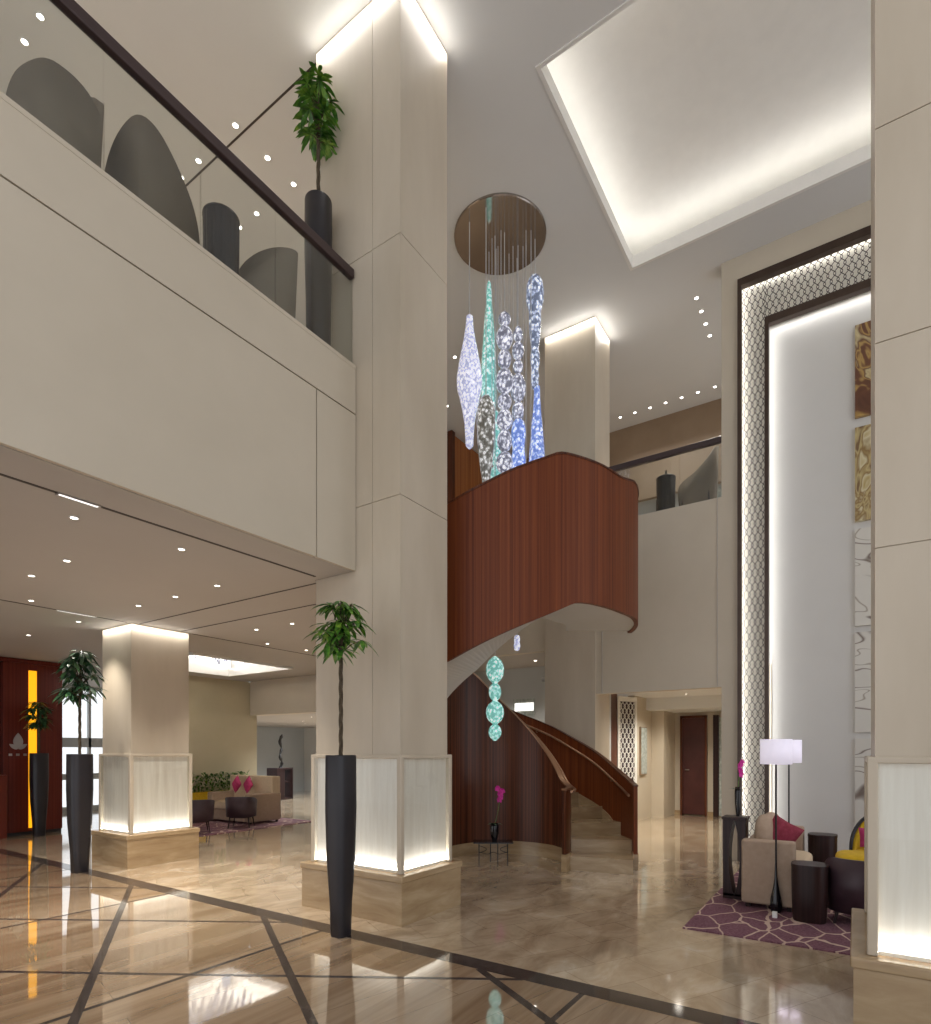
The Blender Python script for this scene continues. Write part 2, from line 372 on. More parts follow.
# ground floor back walls
struct('wall_rear', MB().box(8.86, 8.98, 6.4, 9.6, 0, SZ), 'wall_olive')
struct('wall_rear', MB().box(10.4, 10.5, 3.75, 9.3, 0, SZ), 'wall_grey')
struct('wall_left', MB().box(6.9, 9.1, 12.15, 12.3, 0, SZ), 'wall_olive')
struct('wall_rear', MB().box(8.84, 9.2, 9.3, 12.05, 2.38, SZ), 'wall')
struct('wall_rear', MB().box(17.8, 17.9, 9, 18, 0, 2.42), 'wall_grey')
struct('wall_rear', MB().box(9.2, 17.8, 17.8, 17.9, 0, 2.42), 'wall_grey')
# rear corridor beyond the opening
struct('wall_rear', MB().box(14.6, 14.75, -.5, 3.0 - .05, 0, 2.76).box(14.6, 14.75, 3.43, 5.2, 0, 2.76).box(14.6, 14.75, 2.95, 3.43, 2.36, 2.76).box(14.66, 14.75, 2.94, 3.44, 0, 2.37), 'wall')  # last box: unseen plate added behind the door to stop light leaking through
struct('wall_right', MB().box(8.98, 14.6, .95, 1.1, 0, 2.7), 'wall')
struct('wall_left', MB().box(12.38, 13.9, 3.9, 4.05, 0, 2.7).box(13.6, 14.6, 3.62, 4.05, 0, 2.7), 'wall')
struct('wall_left', MB().box(10.55, 11.7, 4.05, 4.12, 0, 2.7), 'wood_dark')
struct('baseboard_rear', MB().box(14.56, 14.6, 3.43, 3.65, 0, .1).box(14.56, 14.6, 1.1, 2.93, 0, .1), 'plinth')
# door in the corridor
d = MB().box(14.54, 14.62, 2.93, 3.43, .02, 2.3); dr = struct('door_1', d, 'door', .004)
MB().box(14.5, 14.62, 2.88, 2.93, 0, 2.36).box(14.5, 14.62, 3.43, 3.48, 0, 2.36).box(14.5, 14.62, 2.88, 3.48, 2.3, 2.36).build('door_frame', 'wood_dark', dr)
MB().tube([(14.54, 3.36, 1.08), (14.49, 3.36, 1.08), (14.49, 3.27, 1.08)], .012).build('door_handle', 'steel', dr)
d2 = struct('door_2', MB().box(14.54, 14.6, 2.3, 2.62, .02, 2.3), 'tile_grey')
MB().box(14.5, 14.6, 2.62, 2.74, 0, 2.36).box(14.5, 14.6, 2.2, 2.3, 0, 2.36).build('door_frame', 'espresso', d2)
# windows on the far left
wx0, wx1, wy = 5.1, 8.4, 16.4
b = MB().box(-5, wx0, wy, wy + .15, 0, SZ).box(wx1, 17, wy + 1.4, wy + 1.5, 2.42, 2.5)
struct('wall_left', b, 'wall')
wf = struct('window_1', MB().box(wx0, wx1, wy, wy + .1, 0, .12).box(wx0, wx1, wy, wy + .1, SZ - .1, SZ).box(wx0, wx0 + .06, wy, wy + .1, 0, SZ).box(wx1 - .06, wx1, wy, wy + .1, 0, SZ)
            .box(wx0, wx1, wy, wy + .1, 1.62, 1.86).box(wx0, wx1, wy, wy + .1, .8, .95).box(6.1, 6.14, wy, wy + .1, 0, SZ).box(7.2, 7.26, wy, wy + .1, 0, SZ), 'wall_grey')
MB().box(wx0, wx1, wy + .04, wy + .06, .1, SZ - .1).build('window_pane', 'glass', wf)

# ---- feature wall
FY0, FY1 = -2.55, 1.348       # outer dark frame
IY0, IY1 = -2.2, .965         # inner opening
b = MB().box(XR, XR + .3, FY1, 1.56, 0, CZ).box(XR, XR + .3, FY0, FY1, 8.0, CZ).box(XR, XR + .3, -6, FY0, 0, CZ)
struct('wall_rear', b, 'wall')
struct('wall_rear', MB().box(XR + .16, XR + .3, FY0, FY1, 0, 8.0), 'wall_white')
def frame(b, y0, y1, z1, t, tz, x0, x1):
    return b.box(x0, x1, y1 - t, y1, 0, z1).box(x0, x1, y0, y0 + t, 0, z1).box(x0, x1, y0 + t, y1 - t, z1 - tz, z1)
struct('trim_6', frame(MB(), FY0, FY1, 8.0, .05, .1, XR - .05, XR + .05), 'bronze')
struct('trim_7', frame(MB(), IY0 - .05, IY1 + .05, 7.36, .05, .1, XR - .03, XR + .06), 'bronze')
struct('wall_rear', MB().box(XR + .09, XR + .15, IY1 + .03, FY1, 0, 8.0).box(XR + .09, XR + .15, FY0, IY0 - .03, 0, 8.0).box(XR + .09, XR + .15, IY0 - .03, IY1 + .03, 7.33, 8.0), 'lattice_back')
# LED washes behind both frames
LP = 1.5
strip((XR + .06, FY1 - .02, .1), (XR + .06, FY1 - .02, 7.9), (.35, -1, 0), .03, LP, (1, .96, .93))
strip((XR + .06, IY1, 7.93), (XR + .06, FY1, 7.93), (.35, 0, -1), .03, LP * .6, (1, .96, .93))
strip((XR + .06, IY0, 7.93), (XR + .06, IY1, 7.93), (.35, 0, -1), .03, LP * .6, (1, .96, .93))
strip((XR + .08, IY1 + .02, .1), (XR + .08, IY1 + .02, 7.2), (.5, -1, 0), .03, LP * .75, (1, .98, .96))
strip((XR + .08, IY0, 7.28), (XR + .08, IY1, 7.28), (.5, 0, -1), .03, LP * .8, (1, .98, .96))
# lattice: crossing zigzag wires
def lattice(b, org, du, dv, wu, wv, pitch, period, t=.007, nx=Vector((1, 0, 0))):
    n = int(round(wu / pitch)); m = int(wv / period)
    pr_ = wu / n; pe = wv / m; amp = pr_ * .84
    for i in range(n + 1):
        for sg in (1,):
            pts = []
            for k in range(m * 2 + 1):
                s_ = sg * (1 if (k + i) % 2 else -1)
                base = i * pr_
                for q in (-.12, .12):
                    vv = (k + q) * pe / 2
                    if 0 <= vv <= wv: pts.append((min(max(base + s_ * amp, 0), wu), vv))
            for (u0, v0), (u1, v1) in zip(pts[:-1], pts[1:]):
                p, q = org + du * u0 + dv * v0, org + du * u1 + dv * v1
                if (q - p).length < .004: continue
                d_ = (q - p).normalized(); side = nx.cross(d_) * t / 2
                vs = [p - side, p + side, q + side, q - side]
                b.add(vs + [x_ + nx * t for x_ in vs], [(0, 1, 2, 3), (7, 6, 5, 4), (0, 4, 5, 1), (1, 5, 6, 2), (2, 6, 7, 3), (3, 7, 4, 0)])
    return b
lt = MB(); ly, lz = Vector((0, 1, 0)), Vector((0, 0, 1))
bandw = FY1 - .05 - (IY1 + .05)
lattice(lt, Vector((XR + .03, IY1 + .05, 0)), ly, lz, bandw, 7.9, .037, .19, .0065)
lattice(lt, Vector((XR + .03, FY0 + .05, 0)), ly, lz, bandw, 7.9, .037, .19, .0065)
lattice(lt, Vector((XR + .03, IY0 - .05, 7.36)), ly, lz, IY1 - IY0 + .1, .54, .037, .18, .0065)
struct('trim_8', lt, 'bronze')
# art panels
art = thing('wall_artwork', 'tall column of framed swirling art panels inset in the pale feature wall', 'artwork', (XR + .13, -.6, 0))
for k, (z0, z1, mt) in enumerate(((5.75, 6.92, 'art_brown'), (4.43, 5.62, 'art_gold'), (3.1, 4.33, 'art_pale'), (1.75, 3.02, 'art_pale'), (.5, 1.67, 'art_pale'))):
    MB().box(-.02, .03, -.6, .6, z0, z1).build('art_panel', mt, art)

# ---- floor inlays (dark marble bands in a kagome of equilateral triangles)
n_in = 9
def inlay(p, q, wd, z=.0015):
    global n_in
    p, q = Vector((*p, 0)), Vector((*q, 0)); d_ = (q - p).normalized(); s_ = Vector((-d_.y, d_.x, 0)) * wd / 2
    c4 = [p - s_, q - s_, q + s_, p + s_]
    m = MB().add([(a.x, a.y, .0002) for a in c4] + [(a.x, a.y, z) for a in c4], [(3, 2, 1, 0), (4, 5, 6, 7), (0, 1, 5, 4), (1, 2, 6, 5), (2, 3, 7, 6), (3, 0, 4, 7)])
    struct('trim_%d' % n_in, m, 'inlay'); n_in += 1
inlay((3.51, -6), (3.51, 12.4), .17)
XE = 3.43; XB = .6
for k in range(-1, 5): inlay((XB, 1.41 + 2.32 * k), (XE, 1.41 + 2.32 * k), .035)
for k in range(-2, 5):
    c0 = -3.53 + 2.32 * k; inlay((XB, c0 + 1.66 * XB), (XE, c0 + 1.66 * XE), .055, .0011)
for k in range(-1, 5):
    c0 = 7.45 + 2.35 * k; inlay((XB, c0 - 1.64 * XB), (XE, c0 - 1.64 * XE), .035, .0013)
for k in range(-1, 1): pass

# ---- shadow gaps and slots in the low ceiling
for q in ((-5, 3.88, 4.29, 4.315), (4.03, 4.05, 4.42, 7.8), (4.6, 4.62, 5.0, 7.8), (-2, 3.9, 7.84, 7.86), (4.8, 8.8, 7.84, 7.86)):
    struct('trim_%d' % n_in, MB().box(*q, SZ - .004, SZ + .01), 'gap'); n_in += 1
struct('trim_%d' % n_in, MB().box(4.03, 4.05, 4.45, 13.9, CZ - .004, CZ + .01), 'gap'); n_in += 1
def vent(x0, x1, y, label):
    t_ = thing('linear_air_vent', label, 'air vent', ((x0 + x1) / 2, y, SZ - .002)); h = (x1 - x0) / 2
    MB().box(-h, h, -.022, -.016, -.008, 0).box(-h, h, .016, .022, -.008, 0).box(-h, -h + .01, -.02, .02, -.008, 0).box(h - .01, h, -.02, .02, -.008, 0).build('frame', 'steel', t_)
    MB().box(-h + .01, h - .01, -.016, .016, -.004, 0).build('slot', 'white_light', t_)  # slot made to glow by itself, its brightness put into the material
vent(1.70, 1.96, 4.305, 'slim bright linear air vent in the soffit just inside the left gallery edge')
vent(3.09, 3.53, 7.85, 'slim bright linear air vent in the soffit left of the far pillar')

# ================================================================== PILLARS
def pillar(label, x0, x1, y0, y1, ztop, ped, joints, top_power, ped_power, ped_faces=True, yj=()):
    t_ = thing('pillar', label, 'pillar', ((x0 + x1) / 2, (y0 + y1) / 2, 0)); cx, cy = t_.location.x, t_.location.y
    X0, X1, Y0, Y1 = x0 - cx, x1 - cx, y0 - cy, y1 - cy
    zb = 1.46 if ped else 0
    b = MB().box(X0 + .01, X1 - .01, Y0 + .01, Y1 - .01, zb - .02, ztop)
    zs = [zb] + [j for j in joints if zb < j < ztop] + [ztop]
    for za, zc in zip(zs[:-1], zs[1:]):
        ys = [Y0] + [y_ - cy for y_ in yj] + [Y1]
        for k, (ya, yb) in enumerate(zip(ys[:-1], ys[1:])):
            b.box(X0, X1, ya + (.002 if k else 0), yb - (.002 if k < len(ys) - 2 else 0), za + .003, zc - .003)
    b.build('shaft', 'stone', t_)
    if ped:
        px = .105
        P0, P1, Q0, Q1 = X0 - px, X1 + px, Y0 - px, Y1 + px
        MB().box(P0 + .01, P1 - .01, Q0 + .01, Q1 - .01, 0, .37).build('plinth', 'plinth', t_)
        MB().box(P0 - .005, P1 + .005, Q0 - .005, Q1 + .005, .37, .43).build('plinth_moulding', 'plinth', t_, .012)
        MB().box(X0 + .005, X1 - .005, Y0 + .005, Y1 - .005, .43, 1.445).build('lit_panel', 'lit_stone', t_)
        f = .036
        b = MB()
        for (a, c) in ((X0 - f, Y0 - f), (X1 + f - .05, Y0 - f), (X0 - f, Y1 + f - .05), (X1 + f - .05, Y1 + f - .05)): b.box(a, a + .05, c, c + .05, .43, 1.45)
        b.box(X0 - f, X1 + f, Y0 - f, Y1 + f, 1.44, 1.475)
        b.build('lantern_frame', 'stone', t_, .008)
        b = MB(); w_ = .004
        b.box(X0 - f + .004, X0 - f + .008, Y0 - f + .05, Y1 + f - .05, .44, 1.44).box(X0 - f + .05, X1 + f - .05, Y0 - f + .004, Y0 - f + .008, .44, 1.44)
        b.build('glass_front', 'glass', t_)
        zl = .45
        strip((x0 - .016, y0 + .01, zl), (x0 - .016, y1 - .01, zl), (.05, 0, 1), .018, ped_power, (1, .98, .95))
        strip((x0 + .01, y0 - .016, zl), (x1 - .01, y0 - .016, zl), (0, .05, 1), .018, ped_power, (1, .98, .95))
    if top_power:
        zt = ztop - .02; e = .045
        for a0, a1, dv in (((x0 - e, y0 - e), (x0 - e, y1), (.28, 0, -1)), ((x0 - e, y0 - e), (x1, y0 - e), (0, .28, -1))):
            strip((*a0, zt), (*a1, zt), dv, .03, top_power, (1, .97, .93))
            strip((*a0, zt - .12), (*a1, zt - .12), (-dv[0] * 6, -dv[1] * 6, 1.4), .03, top_power * .22, (1, .97, .93))
    return t_
PT = 4.6; PP = 4.2
pillar('huge square cream stone pillar in the foreground centre, two storeys high', 3.98, 4.69, 3.33, 4.40, CZ, True, (3.77, 6.07), PT, PP, yj=(3.66,))
pillar('shorter square pillar with glowing base under the left gallery', 3.95, 4.74, 7.84, 8.60, SZ, True, (), 3, PP)
pillar('tall cream pillar at the right edge of the view, nearest the lounge rug', 3.78, 4.73, -1.15, -.088, CZ, True, (2.576, 3.657, 4.79, 6.0), PT * .5, PP)
pillar('tall cream pillar behind the curved staircase against the rear gallery', 8.80, 9.45, 3.40, 4.27, CZ, False, (), PT, 0)

# ================================================================== BALUSTRADES
def balustrade(label, p0, p1, z0, z1, nx, seg):
    p0, p1 = Vector((*p0, 0)), Vector((*p1, 0)); t_ = thing('glass_balustrade', label, 'balustrade', (p0.x, p0.y, z0))
    d_ = (p1 - p0); L = d_.length; ang = math.atan2(d_.y, d_.x); t_.rotation_euler.z = ang
    k = 0; x = 0
    for s_ in seg + [L]:
        if s_ - x > .02: MB().box(x + .003, s_ - .003, -.006, .006, -.03, z1 - z0 - .05).build('glass_panel', 'glass_panel', t_)
        x = s_
    MB().box(0, L, -.03, .03, z1 - z0 - .085, z1 - z0).build('handrail', 'rail', t_, .008)
    return t_
balustrade('clear glass balustrade with dark handrail along the left gallery parapet', (-5, 3.905), (3.97, 3.905), GZ, 5.985, 0, [1.6, 3.0, 4.4, 5.8, 6.8, 7.45, 8.1, 8.72])
balustrade('short glass balustrade with dark handrail on the rear gallery right of the staircase', (XR + .05, 3.38), (XR + .05, 1.56), GZ, RZ, 0, [.62, 1.24])

# ================================================================== STAIRCASE
C = at(500, 236, 7.79); C.z = 0
Rv, Fv = Vector((sT, -cT, 0)), Vector((cT, sT, 0))
def pol(r, phi, z=0):
    a = math.radians(phi); p = C + Rv * (r * math.sin(a)) - Fv * (r * math.cos(a)); return Vector((p.x, p.y, z))
def interp(tab):
    def f(x):
        if x <= tab[0][0]: return tab[0][1]
        for (a, b_), (c, d_) in zip(tab[:-1], tab[1:]):
            if x <= c: return b_ + (d_ - b_) * (x - a) / (c - a)
        return tab[-1][1]
    return f
def smooth(f, w_=4):
    return lambda x: (f(x - w_) + f(x) + f(x + w_) + f(x - w_ / 2) + f(x + w_ / 2)) / 5
top_o = smooth(interp([(78, 1.06), (88, 1.085), (98.8, 1.17), (107.6, 1.273), (122.4, 1.5), (135, 1.68), (147.7, 1.878), (158, 2.01), (168, 2.13), (180, 2.29), (240, 2.98), (300, 3.66), (340, 4.114), (351, 4.258), (360.6, 4.394), (372.3, 4.54), (377, 4.61), (380, 4.615), (395, 4.60), (406, 4.575), (411, 4.60), (420, 4.68), (431, 4.72), (450, 4.72)]), 1.5)
bot_o = smooth(interp([(78, .20), (91, .21), (98.8, .30), (103, .42), (111, .6), (120, .72), (129, .82), (141, .97), (150, 1.06), (180, 1.38), (240, 1.66), (300, 2.05), (339, 2.464), (351.6, 2.645), (361.5, 2.778), (370.7, 2.895), (377.4, 2.985), (384, 3.08), (390, 3.09), (410, 3.075), (422, 3.09), (450, 3.09)]), 1.2)
top_i = smooth(interp([(58, 1.02), (75, 1.03), (95, 1.04), (106.5, 1.1), (124.8, 1.415), (150, 1.85), (173, 2.21), (198, 2.59), (240, 3.05), (300, 3.70), (340, 4.08), (377, 4.5), (450, 4.5)]), 3)
bot_i = smooth(interp([(58, .22), (90, .19), (180, .185), (235, .15), (236, 1.70), (240, 1.72), (300, 2.11), (339, 2.52), (351.6, 2.70), (361.5, 2.83), (377.4, 3.04), (384, 3.13), (450, 3.14)]), 1)
def arcwall(b, r0, r1, a0, a1, zb, zt, step=3):
    n = max(2, int(abs(a1 - a0) / step)); rings = []
    for i in range(n + 1):
        a = a0 + (a1 - a0) * i / n
        rings.append([pol(r0, a, zb(a)), pol(r1, a, zb(a)), pol(r1, a, zt(a)), pol(r0, a, zt(a))])
    for i in range(n):
        A, B_ = rings[i], rings[i + 1]
        for j in range(4):
            k = (j + 1) % 4; b.add([A[j], A[k], B_[k], B_[j]], [(0, 1, 2, 3)], smooth=False)
    b.add(rings[0], [(3, 2, 1, 0)]); b.add(rings[-1], [(0, 1, 2, 3)])
    return b
def finish(b, name, mat, parent):
    o = b.build(name, mat, None)
    bm = bmesh.new(); bm.from_mesh(o.data); bmesh.ops.remove_doubles(bm, verts=bm.verts, dist=.0004); bmesh.ops.recalc_face_normals(bm, faces=bm.faces); bm.to_mesh(o.data); bm.free()
    o.data.transform(Matrix.Translation(-parent.location)); o.parent = parent
    return o
stairs = thing('curved_staircase', 'sweeping mahogany-sided curved staircase winding up to the rear gallery', 'staircase', (C.x, C.y, 0))
RI, RO = .88, 1.76
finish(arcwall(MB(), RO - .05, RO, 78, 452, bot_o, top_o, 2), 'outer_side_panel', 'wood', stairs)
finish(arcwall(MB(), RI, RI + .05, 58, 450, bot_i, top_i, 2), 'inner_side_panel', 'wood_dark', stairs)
finish(arcwall(MB(), RO - .06, RO + .008, 78, 452, top_o, lambda a: top_o(a) + .02, 2), 'cap_rail', 'wood_dark', stairs)
finish(arcwall(MB(), RI - .008, RI + .06, 58, 450, top_i, lambda a: top_i(a) + .02, 2), 'cap_rail', 'brass', stairs)
so = lambda a: bot_o(a) + .04
finish(arcwall(MB(), RI - .004, RO - .03, 236, 450, lambda a: bot_o(a) + .02, lambda a: bot_o(a) + .12, 2), 'soffit', 'wall_white', stairs)
finish(arcwall(MB(), RI + .02, RO - .03, 150, 240, lambda a: max(.0, bot_o(a) - .3), lambda a: bot_o(a) + .0, 2), 'soffit', 'wall_white', stairs)
# stone plinths below both panels
finish(arcwall(MB(), RO - .06, RO + .01, 78, 150, lambda a: 0, lambda a: bot_o(a) + .01, 2), 'outer_plinth', 'plinth', stairs)
finish(arcwall(MB(), RI - .01, RI + .06, 58, 236, lambda a: 0, lambda a: bot_i(a) + .005, 2), 'inner_plinth', 'plinth', stairs)
N = 20
for k in range(N):
    a0 = 68 + k * 16.1; a1 = a0 + 16.1; z1 = (k + 1) * .178
    lo = 0 if a1 < 236 else bot_o(a1) - .0 + .03
    lo = max(0, min(z1 - .12, lo if a1 > 236 else (0 if a1 < 150 else bot_o(a0) - .25)))
    finish(arcwall(MB(), RI + .05, RO - .05, a0, a1, lambda a: lo, lambda a: z1, 4), 'step', 'plinth', stairs)
a0 = 68 + N * 16.1
finish(arcwall(MB(), RI + .05, RO - .05, a0, 450, lambda a: 3.3, lambda a: 3.62, 4), 'landing', 'plinth', stairs)
# handrails inside the flight with brackets
def rail(r, a0, a1, f, drop, name):
    pts = [pol(r, a0 + (a1 - a0) * i / 60, f(a0 + (a1 - a0) * i / 60) - drop) for i in range(61)]
    pts = [p - stairs.location for p in pts]
    o = MB().tube(pts, .017, 10).build(name, 'brass', stairs)
    for i in range(6, 60, 12):
        p = pts[i]; q = p.copy(); d_ = Vector((p.x, p.y, 0)).normalized() * (.05 if r > 1.3 else -.05)
        MB().tube([p, p + Vector((0, 0, -.04)), p + d_ + Vector((0, 0, -.05))], .007, 6).build('rail_bracket', 'brass', o)
rail(RO - .10, 82, 330, top_o, .13, 'handrail')
rail(RI + .10, 62, 330, top_i, .02, 'handrail')

# ================================================================== CHANDELIER
ch = thing('pendant_chandelier', 'cluster chandelier of long hand-blown glass pendants hung from a round mirror plate', 'chandelier', (C.x, C.y, CZ))
O0 = Vector((C.x, C.y, CZ))
MB().lathe([(.0, -.03), (.60, -.03), (.61, -.02), (.61, 0)], seg=64, smooth=False).build('ceiling_plate', 'mirror', ch)
def beads(lst):
    """lst of (z_top, z_bottom, radius) beads from the top down -> lathe profile"""
    pr_ = [(.006, lst[0][0] + .012)]
    for zt, zb, r in lst:
        n = 8
        for i in range(n + 1):
            a = PI * (i / n); pr_.append((max(.018, r * math.sin(a)) , zt + (zb - zt) * (1 - math.cos(a)) / 2))
    pr_.append((.006, lst[-1][1] - .008)); return list(reversed(pr_))
def prof(pts): return list(reversed(pts))
def pendant(u, vt, dep, profile_px, mat, name='glass_pendant', cable=True, vend=None, label=None):
    """profile_px: (v, half width in px) from the top down"""
    k = dep / FPX; base = at(u, 752, dep); base.z = EYE
    pr_ = [(max(.002, h * k), (752 - v) * k) for v, h in profile_px]
    o = MB().lathe(list(reversed(pr_)), (base.x - O0.x, base.y - O0.y, EYE - CZ), seg=20).build(name, mat, ch)
    if label: o['label'] = label
    if cable:
        zt = EYE + (752 - vt) * k
        MB().tube([(base.x - O0.x, base.y - O0.y, zt - CZ), (base.x - O0.x, base.y - O0.y, -.03)], .006, 5).build('cable', 'cable', ch)
    return o
def bp(v0, v1, h, neck=2.6, n=8):
    out = []
    for i in range(n + 1):
        a = PI * i / n; out.append((v0 + (v1 - v0) * (1 - math.cos(a)) / 2, max(neck, h * math.sin(a))))
    return out
def chain(vs):
    out = [(vs[0][0] - 1, .5)]
    for v0, v1, h in vs: out += bp(v0, v1, h)
    return out + [(vs[-1][1] + 1, .5)]
pendant(469.5, 316, 7.55, [(315, 1), (317, 3.4), (326, 3.8), (340, 6), (352, 8.5), (365, 11), (378, 12.8), (388, 12.6), (400, 9.6), (412, 7), (425, 5), (438, 4.2), (446, 3.8), (449, 1)], 'cr_white', label='lavender-white spindle pendant')
pendant(489, 282, 8.0, [(281, .6), (284, 2), (300, 3.2), (320, 4.6), (340, 6), (360, 7.4), (385, 8), (405, 7.6), (425, 5.5), (440, 3)], 'cr_teal', label='teal spindle pendant')
pendant(486, 396, 7.35, [(395, 1), (397, 4), (402, 7), (410, 9), (422, 9.4), (436, 8.6), (450, 8), (465, 6.4), (478, 4.4), (490, 3), (496, 1)], 'cr_smoke', label='smoky glass pendant')
pendant(504.5, 313, 7.7, chain([(313, 326, 6.3), (326, 350, 8.4), (350, 369, 7), (369, 394, 8.8), (394, 410, 7.2), (410, 430, 8.2), (430, 452, 7.6), (452, 474, 8.6), (474, 500, 8)]), 'cr_clear', label='clear beaded pendant')
pendant(518, 328, 7.9, chain([(328, 342, 4.8), (342, 360, 6.2), (360, 374, 5), (374, 402, 8.2), (402, 421, 6.4)]), 'cr_clear', label='clear beaded pendant ending in a blue bell')
pendant(518.5, 420, 7.9, [(420, 3), (423, 6), (432, 7.6), (442, 6.6), (450, 6), (462, 7.6), (475, 9.4), (488, 10.5), (496, 8), (500, 2)], 'cr_blue', cable=False, label='cobalt blue bell')
pendant(496, 412, 7.95, chain([(412, 428, 4.5), (428, 446, 5.5), (446, 466, 6.5), (466, 486, 6)]), 'cr_teal', label='pale teal beaded pendant')
pendant(535, 277, 7.8, [(276, 1), (278, 5.5), (284, 8), (293, 9.2), (302, 8.6), (309, 6.8), (313, 5.8), (320, 6.2), (332, 5.6), (343, 4.6), (350, 3.4), (355, 4.8), (363, 4.8), (370, 3.2), (376, 4), (384, 3.6), (388, 3)], 'cr_blueclear', label='ice-blue beaded pendant top')
pendant(537, 388, 7.8, [(387, 3), (398, 3.2), (412, 4.2), (428, 5.8), (446, 7.2), (462, 8.2), (474, 8), (480, 2)], 'cr_blue', cable=False, label='flared cobalt tail')
pendant(495, 655, 7.75, chain([(657, 683, 9.2), (683, 701, 6.4), (701, 724, 9.2), (724, 740, 6.6)]), 'cr_teal', label='lowest pendant, four teal globes')
pendant(517, 636, 8.1, chain([(636, 643, 3.1), (642, 650, 3.4)]), 'cr_white')
for du in (492, 498, 501, 509, 513, 523, 526, 531):
    q = at(du, 752, 7.79 + (du % 5 - 2) * .12)
    MB().tube([(q.x - O0.x, q.y - O0.y, -.03), (q.x - O0.x, q.y - O0.y, -3.0 - (du % 3) * .3)], .005, 5).build('cable', 'cable', ch)

# ================================================================== DOWNLIGHTS
def make_dl(r):
    def rg(a, b_, z):
        m = MB(); n = 20
        o = [(a * math.cos(2 * PI * i / n), a * math.sin(2 * PI * i / n), z) for i in range(n)]
        i_ = [(b_ * math.cos(2 * PI * i / n), b_ * math.sin(2 * PI * i / n), z) for i in range(n)]
        ot = [(x, y, 0) for x, y, _ in o]
        return m.loft([ot, o, i_], caps=False, smooth=False)
    t_ = thing('downlight', 'x', 'ceiling light', (0, 0, 0))
    rg(r * 1.35, r, -.006).build('trim_ring', 'white', t_)
    MB().lathe([(r, -.004), (r, -.001)], seg=16, smooth=False).build('lens', 'lens', t_)
    return t_
dl = None
sp_d = bpy.data.lights.new('downlight_beam', 'SPOT'); sp_d.energy = 58; sp_d.color = (1, .93, .84); sp_d.spot_size = math.radians(95); sp_d.spot_blend = .8; sp_d.shadow_soft_size = .04
sp_u = bpy.data.lights.new('downlight_beam', 'SPOT'); sp_u.energy = 60; sp_u.color = (1, .95, .88); sp_u.spot_size = math.radians(80); sp_u.spot_blend = .8; sp_u.shadow_soft_size = .05
def downlights(pts, z, label, group, data, r):
    global dl
    p0 = make_dl(r); first = True
    for x, y in pts:
        if first: o = p0; o.location = (x, y, z); first = False; o['label'] = label; o['group'] = group
        else: o = dup(p0, (x, y, z), None, label, group)
        l = bpy.data.objects.new('beam', data); COL.objects.link(l); l.parent = o; l.location = (0, 0, -.02)
sp_r = sp_u.copy(); sp_r.energy = 16; sp_r.color = (.96, .98, 1)
downlights([(11.75, 4.0 - .302 * k) for k in range(7)], CZ, 'recessed downlight in the row along the far wall of the rear gallery', 'row of downlights along the rear gallery wall', sp_r, .028)
downlights([(9.3 + .32 * k, 1.99) for k in range(4)], CZ, 'recessed downlight in the short ceiling row just left of the feature wall', 'short row of downlights beside the feature wall', sp_u, .028)
downlights([(3.95, 5.64), (4.37, 5.64), (4.746, 5.64), (3.95, 6.335), (3.95, 6.69), (4.37, 6.69), (4.745, 6.34), (4.745, 6.69)], CZ, 'downlight in the high ceiling cluster just left of the big pillar', 'cluster of downlights in the high ceiling left of the big pillar', sp_u, .028)
downlights([(2.36, 6.32), (2.36, 6.67)], CZ, 'one of two round downlights in the high ceiling at the top left corner', 'pair of downlights at top left', sp_u, .028)
downlights([(9.47, 6.73), (8.37, 5.78)], CZ, 'round downlight in the high ceiling peeping out just right of the big pillar', 'downlights just right of the big pillar', sp_u, .028)
downlights([(1.95, 4.66), (2.744, 4.643), (2.353, 5.76), (2.366, 6.53), (2.754, 7.61), (3.544, 5.36), (3.547, 6.12), (3.53, 6.845), (3.535, 8.33), (3.546, 9.89)], SZ, 'small downlight in the low soffit left of the far pillar', 'downlights in the soffit under the left gallery', sp_d, .024)
downlights([(5.134, 6.13), (5.116, 6.84), (5.87, 7.58), (6.6, 7.53)], SZ, 'small downlight in the low soffit between the two big pillars', 'downlights in the soffit between the pillars', sp_d, .024)
sp_b = bpy.data.lights.new('downlight_beam', 'SPOT'); sp_b.energy = 170; sp_b.color = (.93, .97, 1); sp_b.spot_size = math.radians(140); sp_b.spot_blend = .8; sp_b.shadow_soft_size = .05  # wide cool beams added to brighten the dark back room
downlights([(10.6, 11.9), (10.6, 11.2), (11.8, 13.6), (13.0, 14.9)], 2.42, 'small downlight added in the back room ceiling beyond the left lounge to brighten it', 'downlights added to brighten the back room beyond the left lounge', sp_b, .024)
sp_c = sp_b.copy(); sp_c.energy = 90; sp_c.color = (1, .93, .82)
downlights([(9.9, 2.4), (11.2, 2.9), (12.6, 2.9)], 2.7, 'small downlight in the corridor ceiling before the dark door', 'downlights in the rear corridor', sp_c, .024)
downlights([(9.7, 4.9), (9.7, 5.9)], SZ, 'small downlight in the low ceiling behind the curved staircase', 'downlights behind the staircase', sp_d, .024)

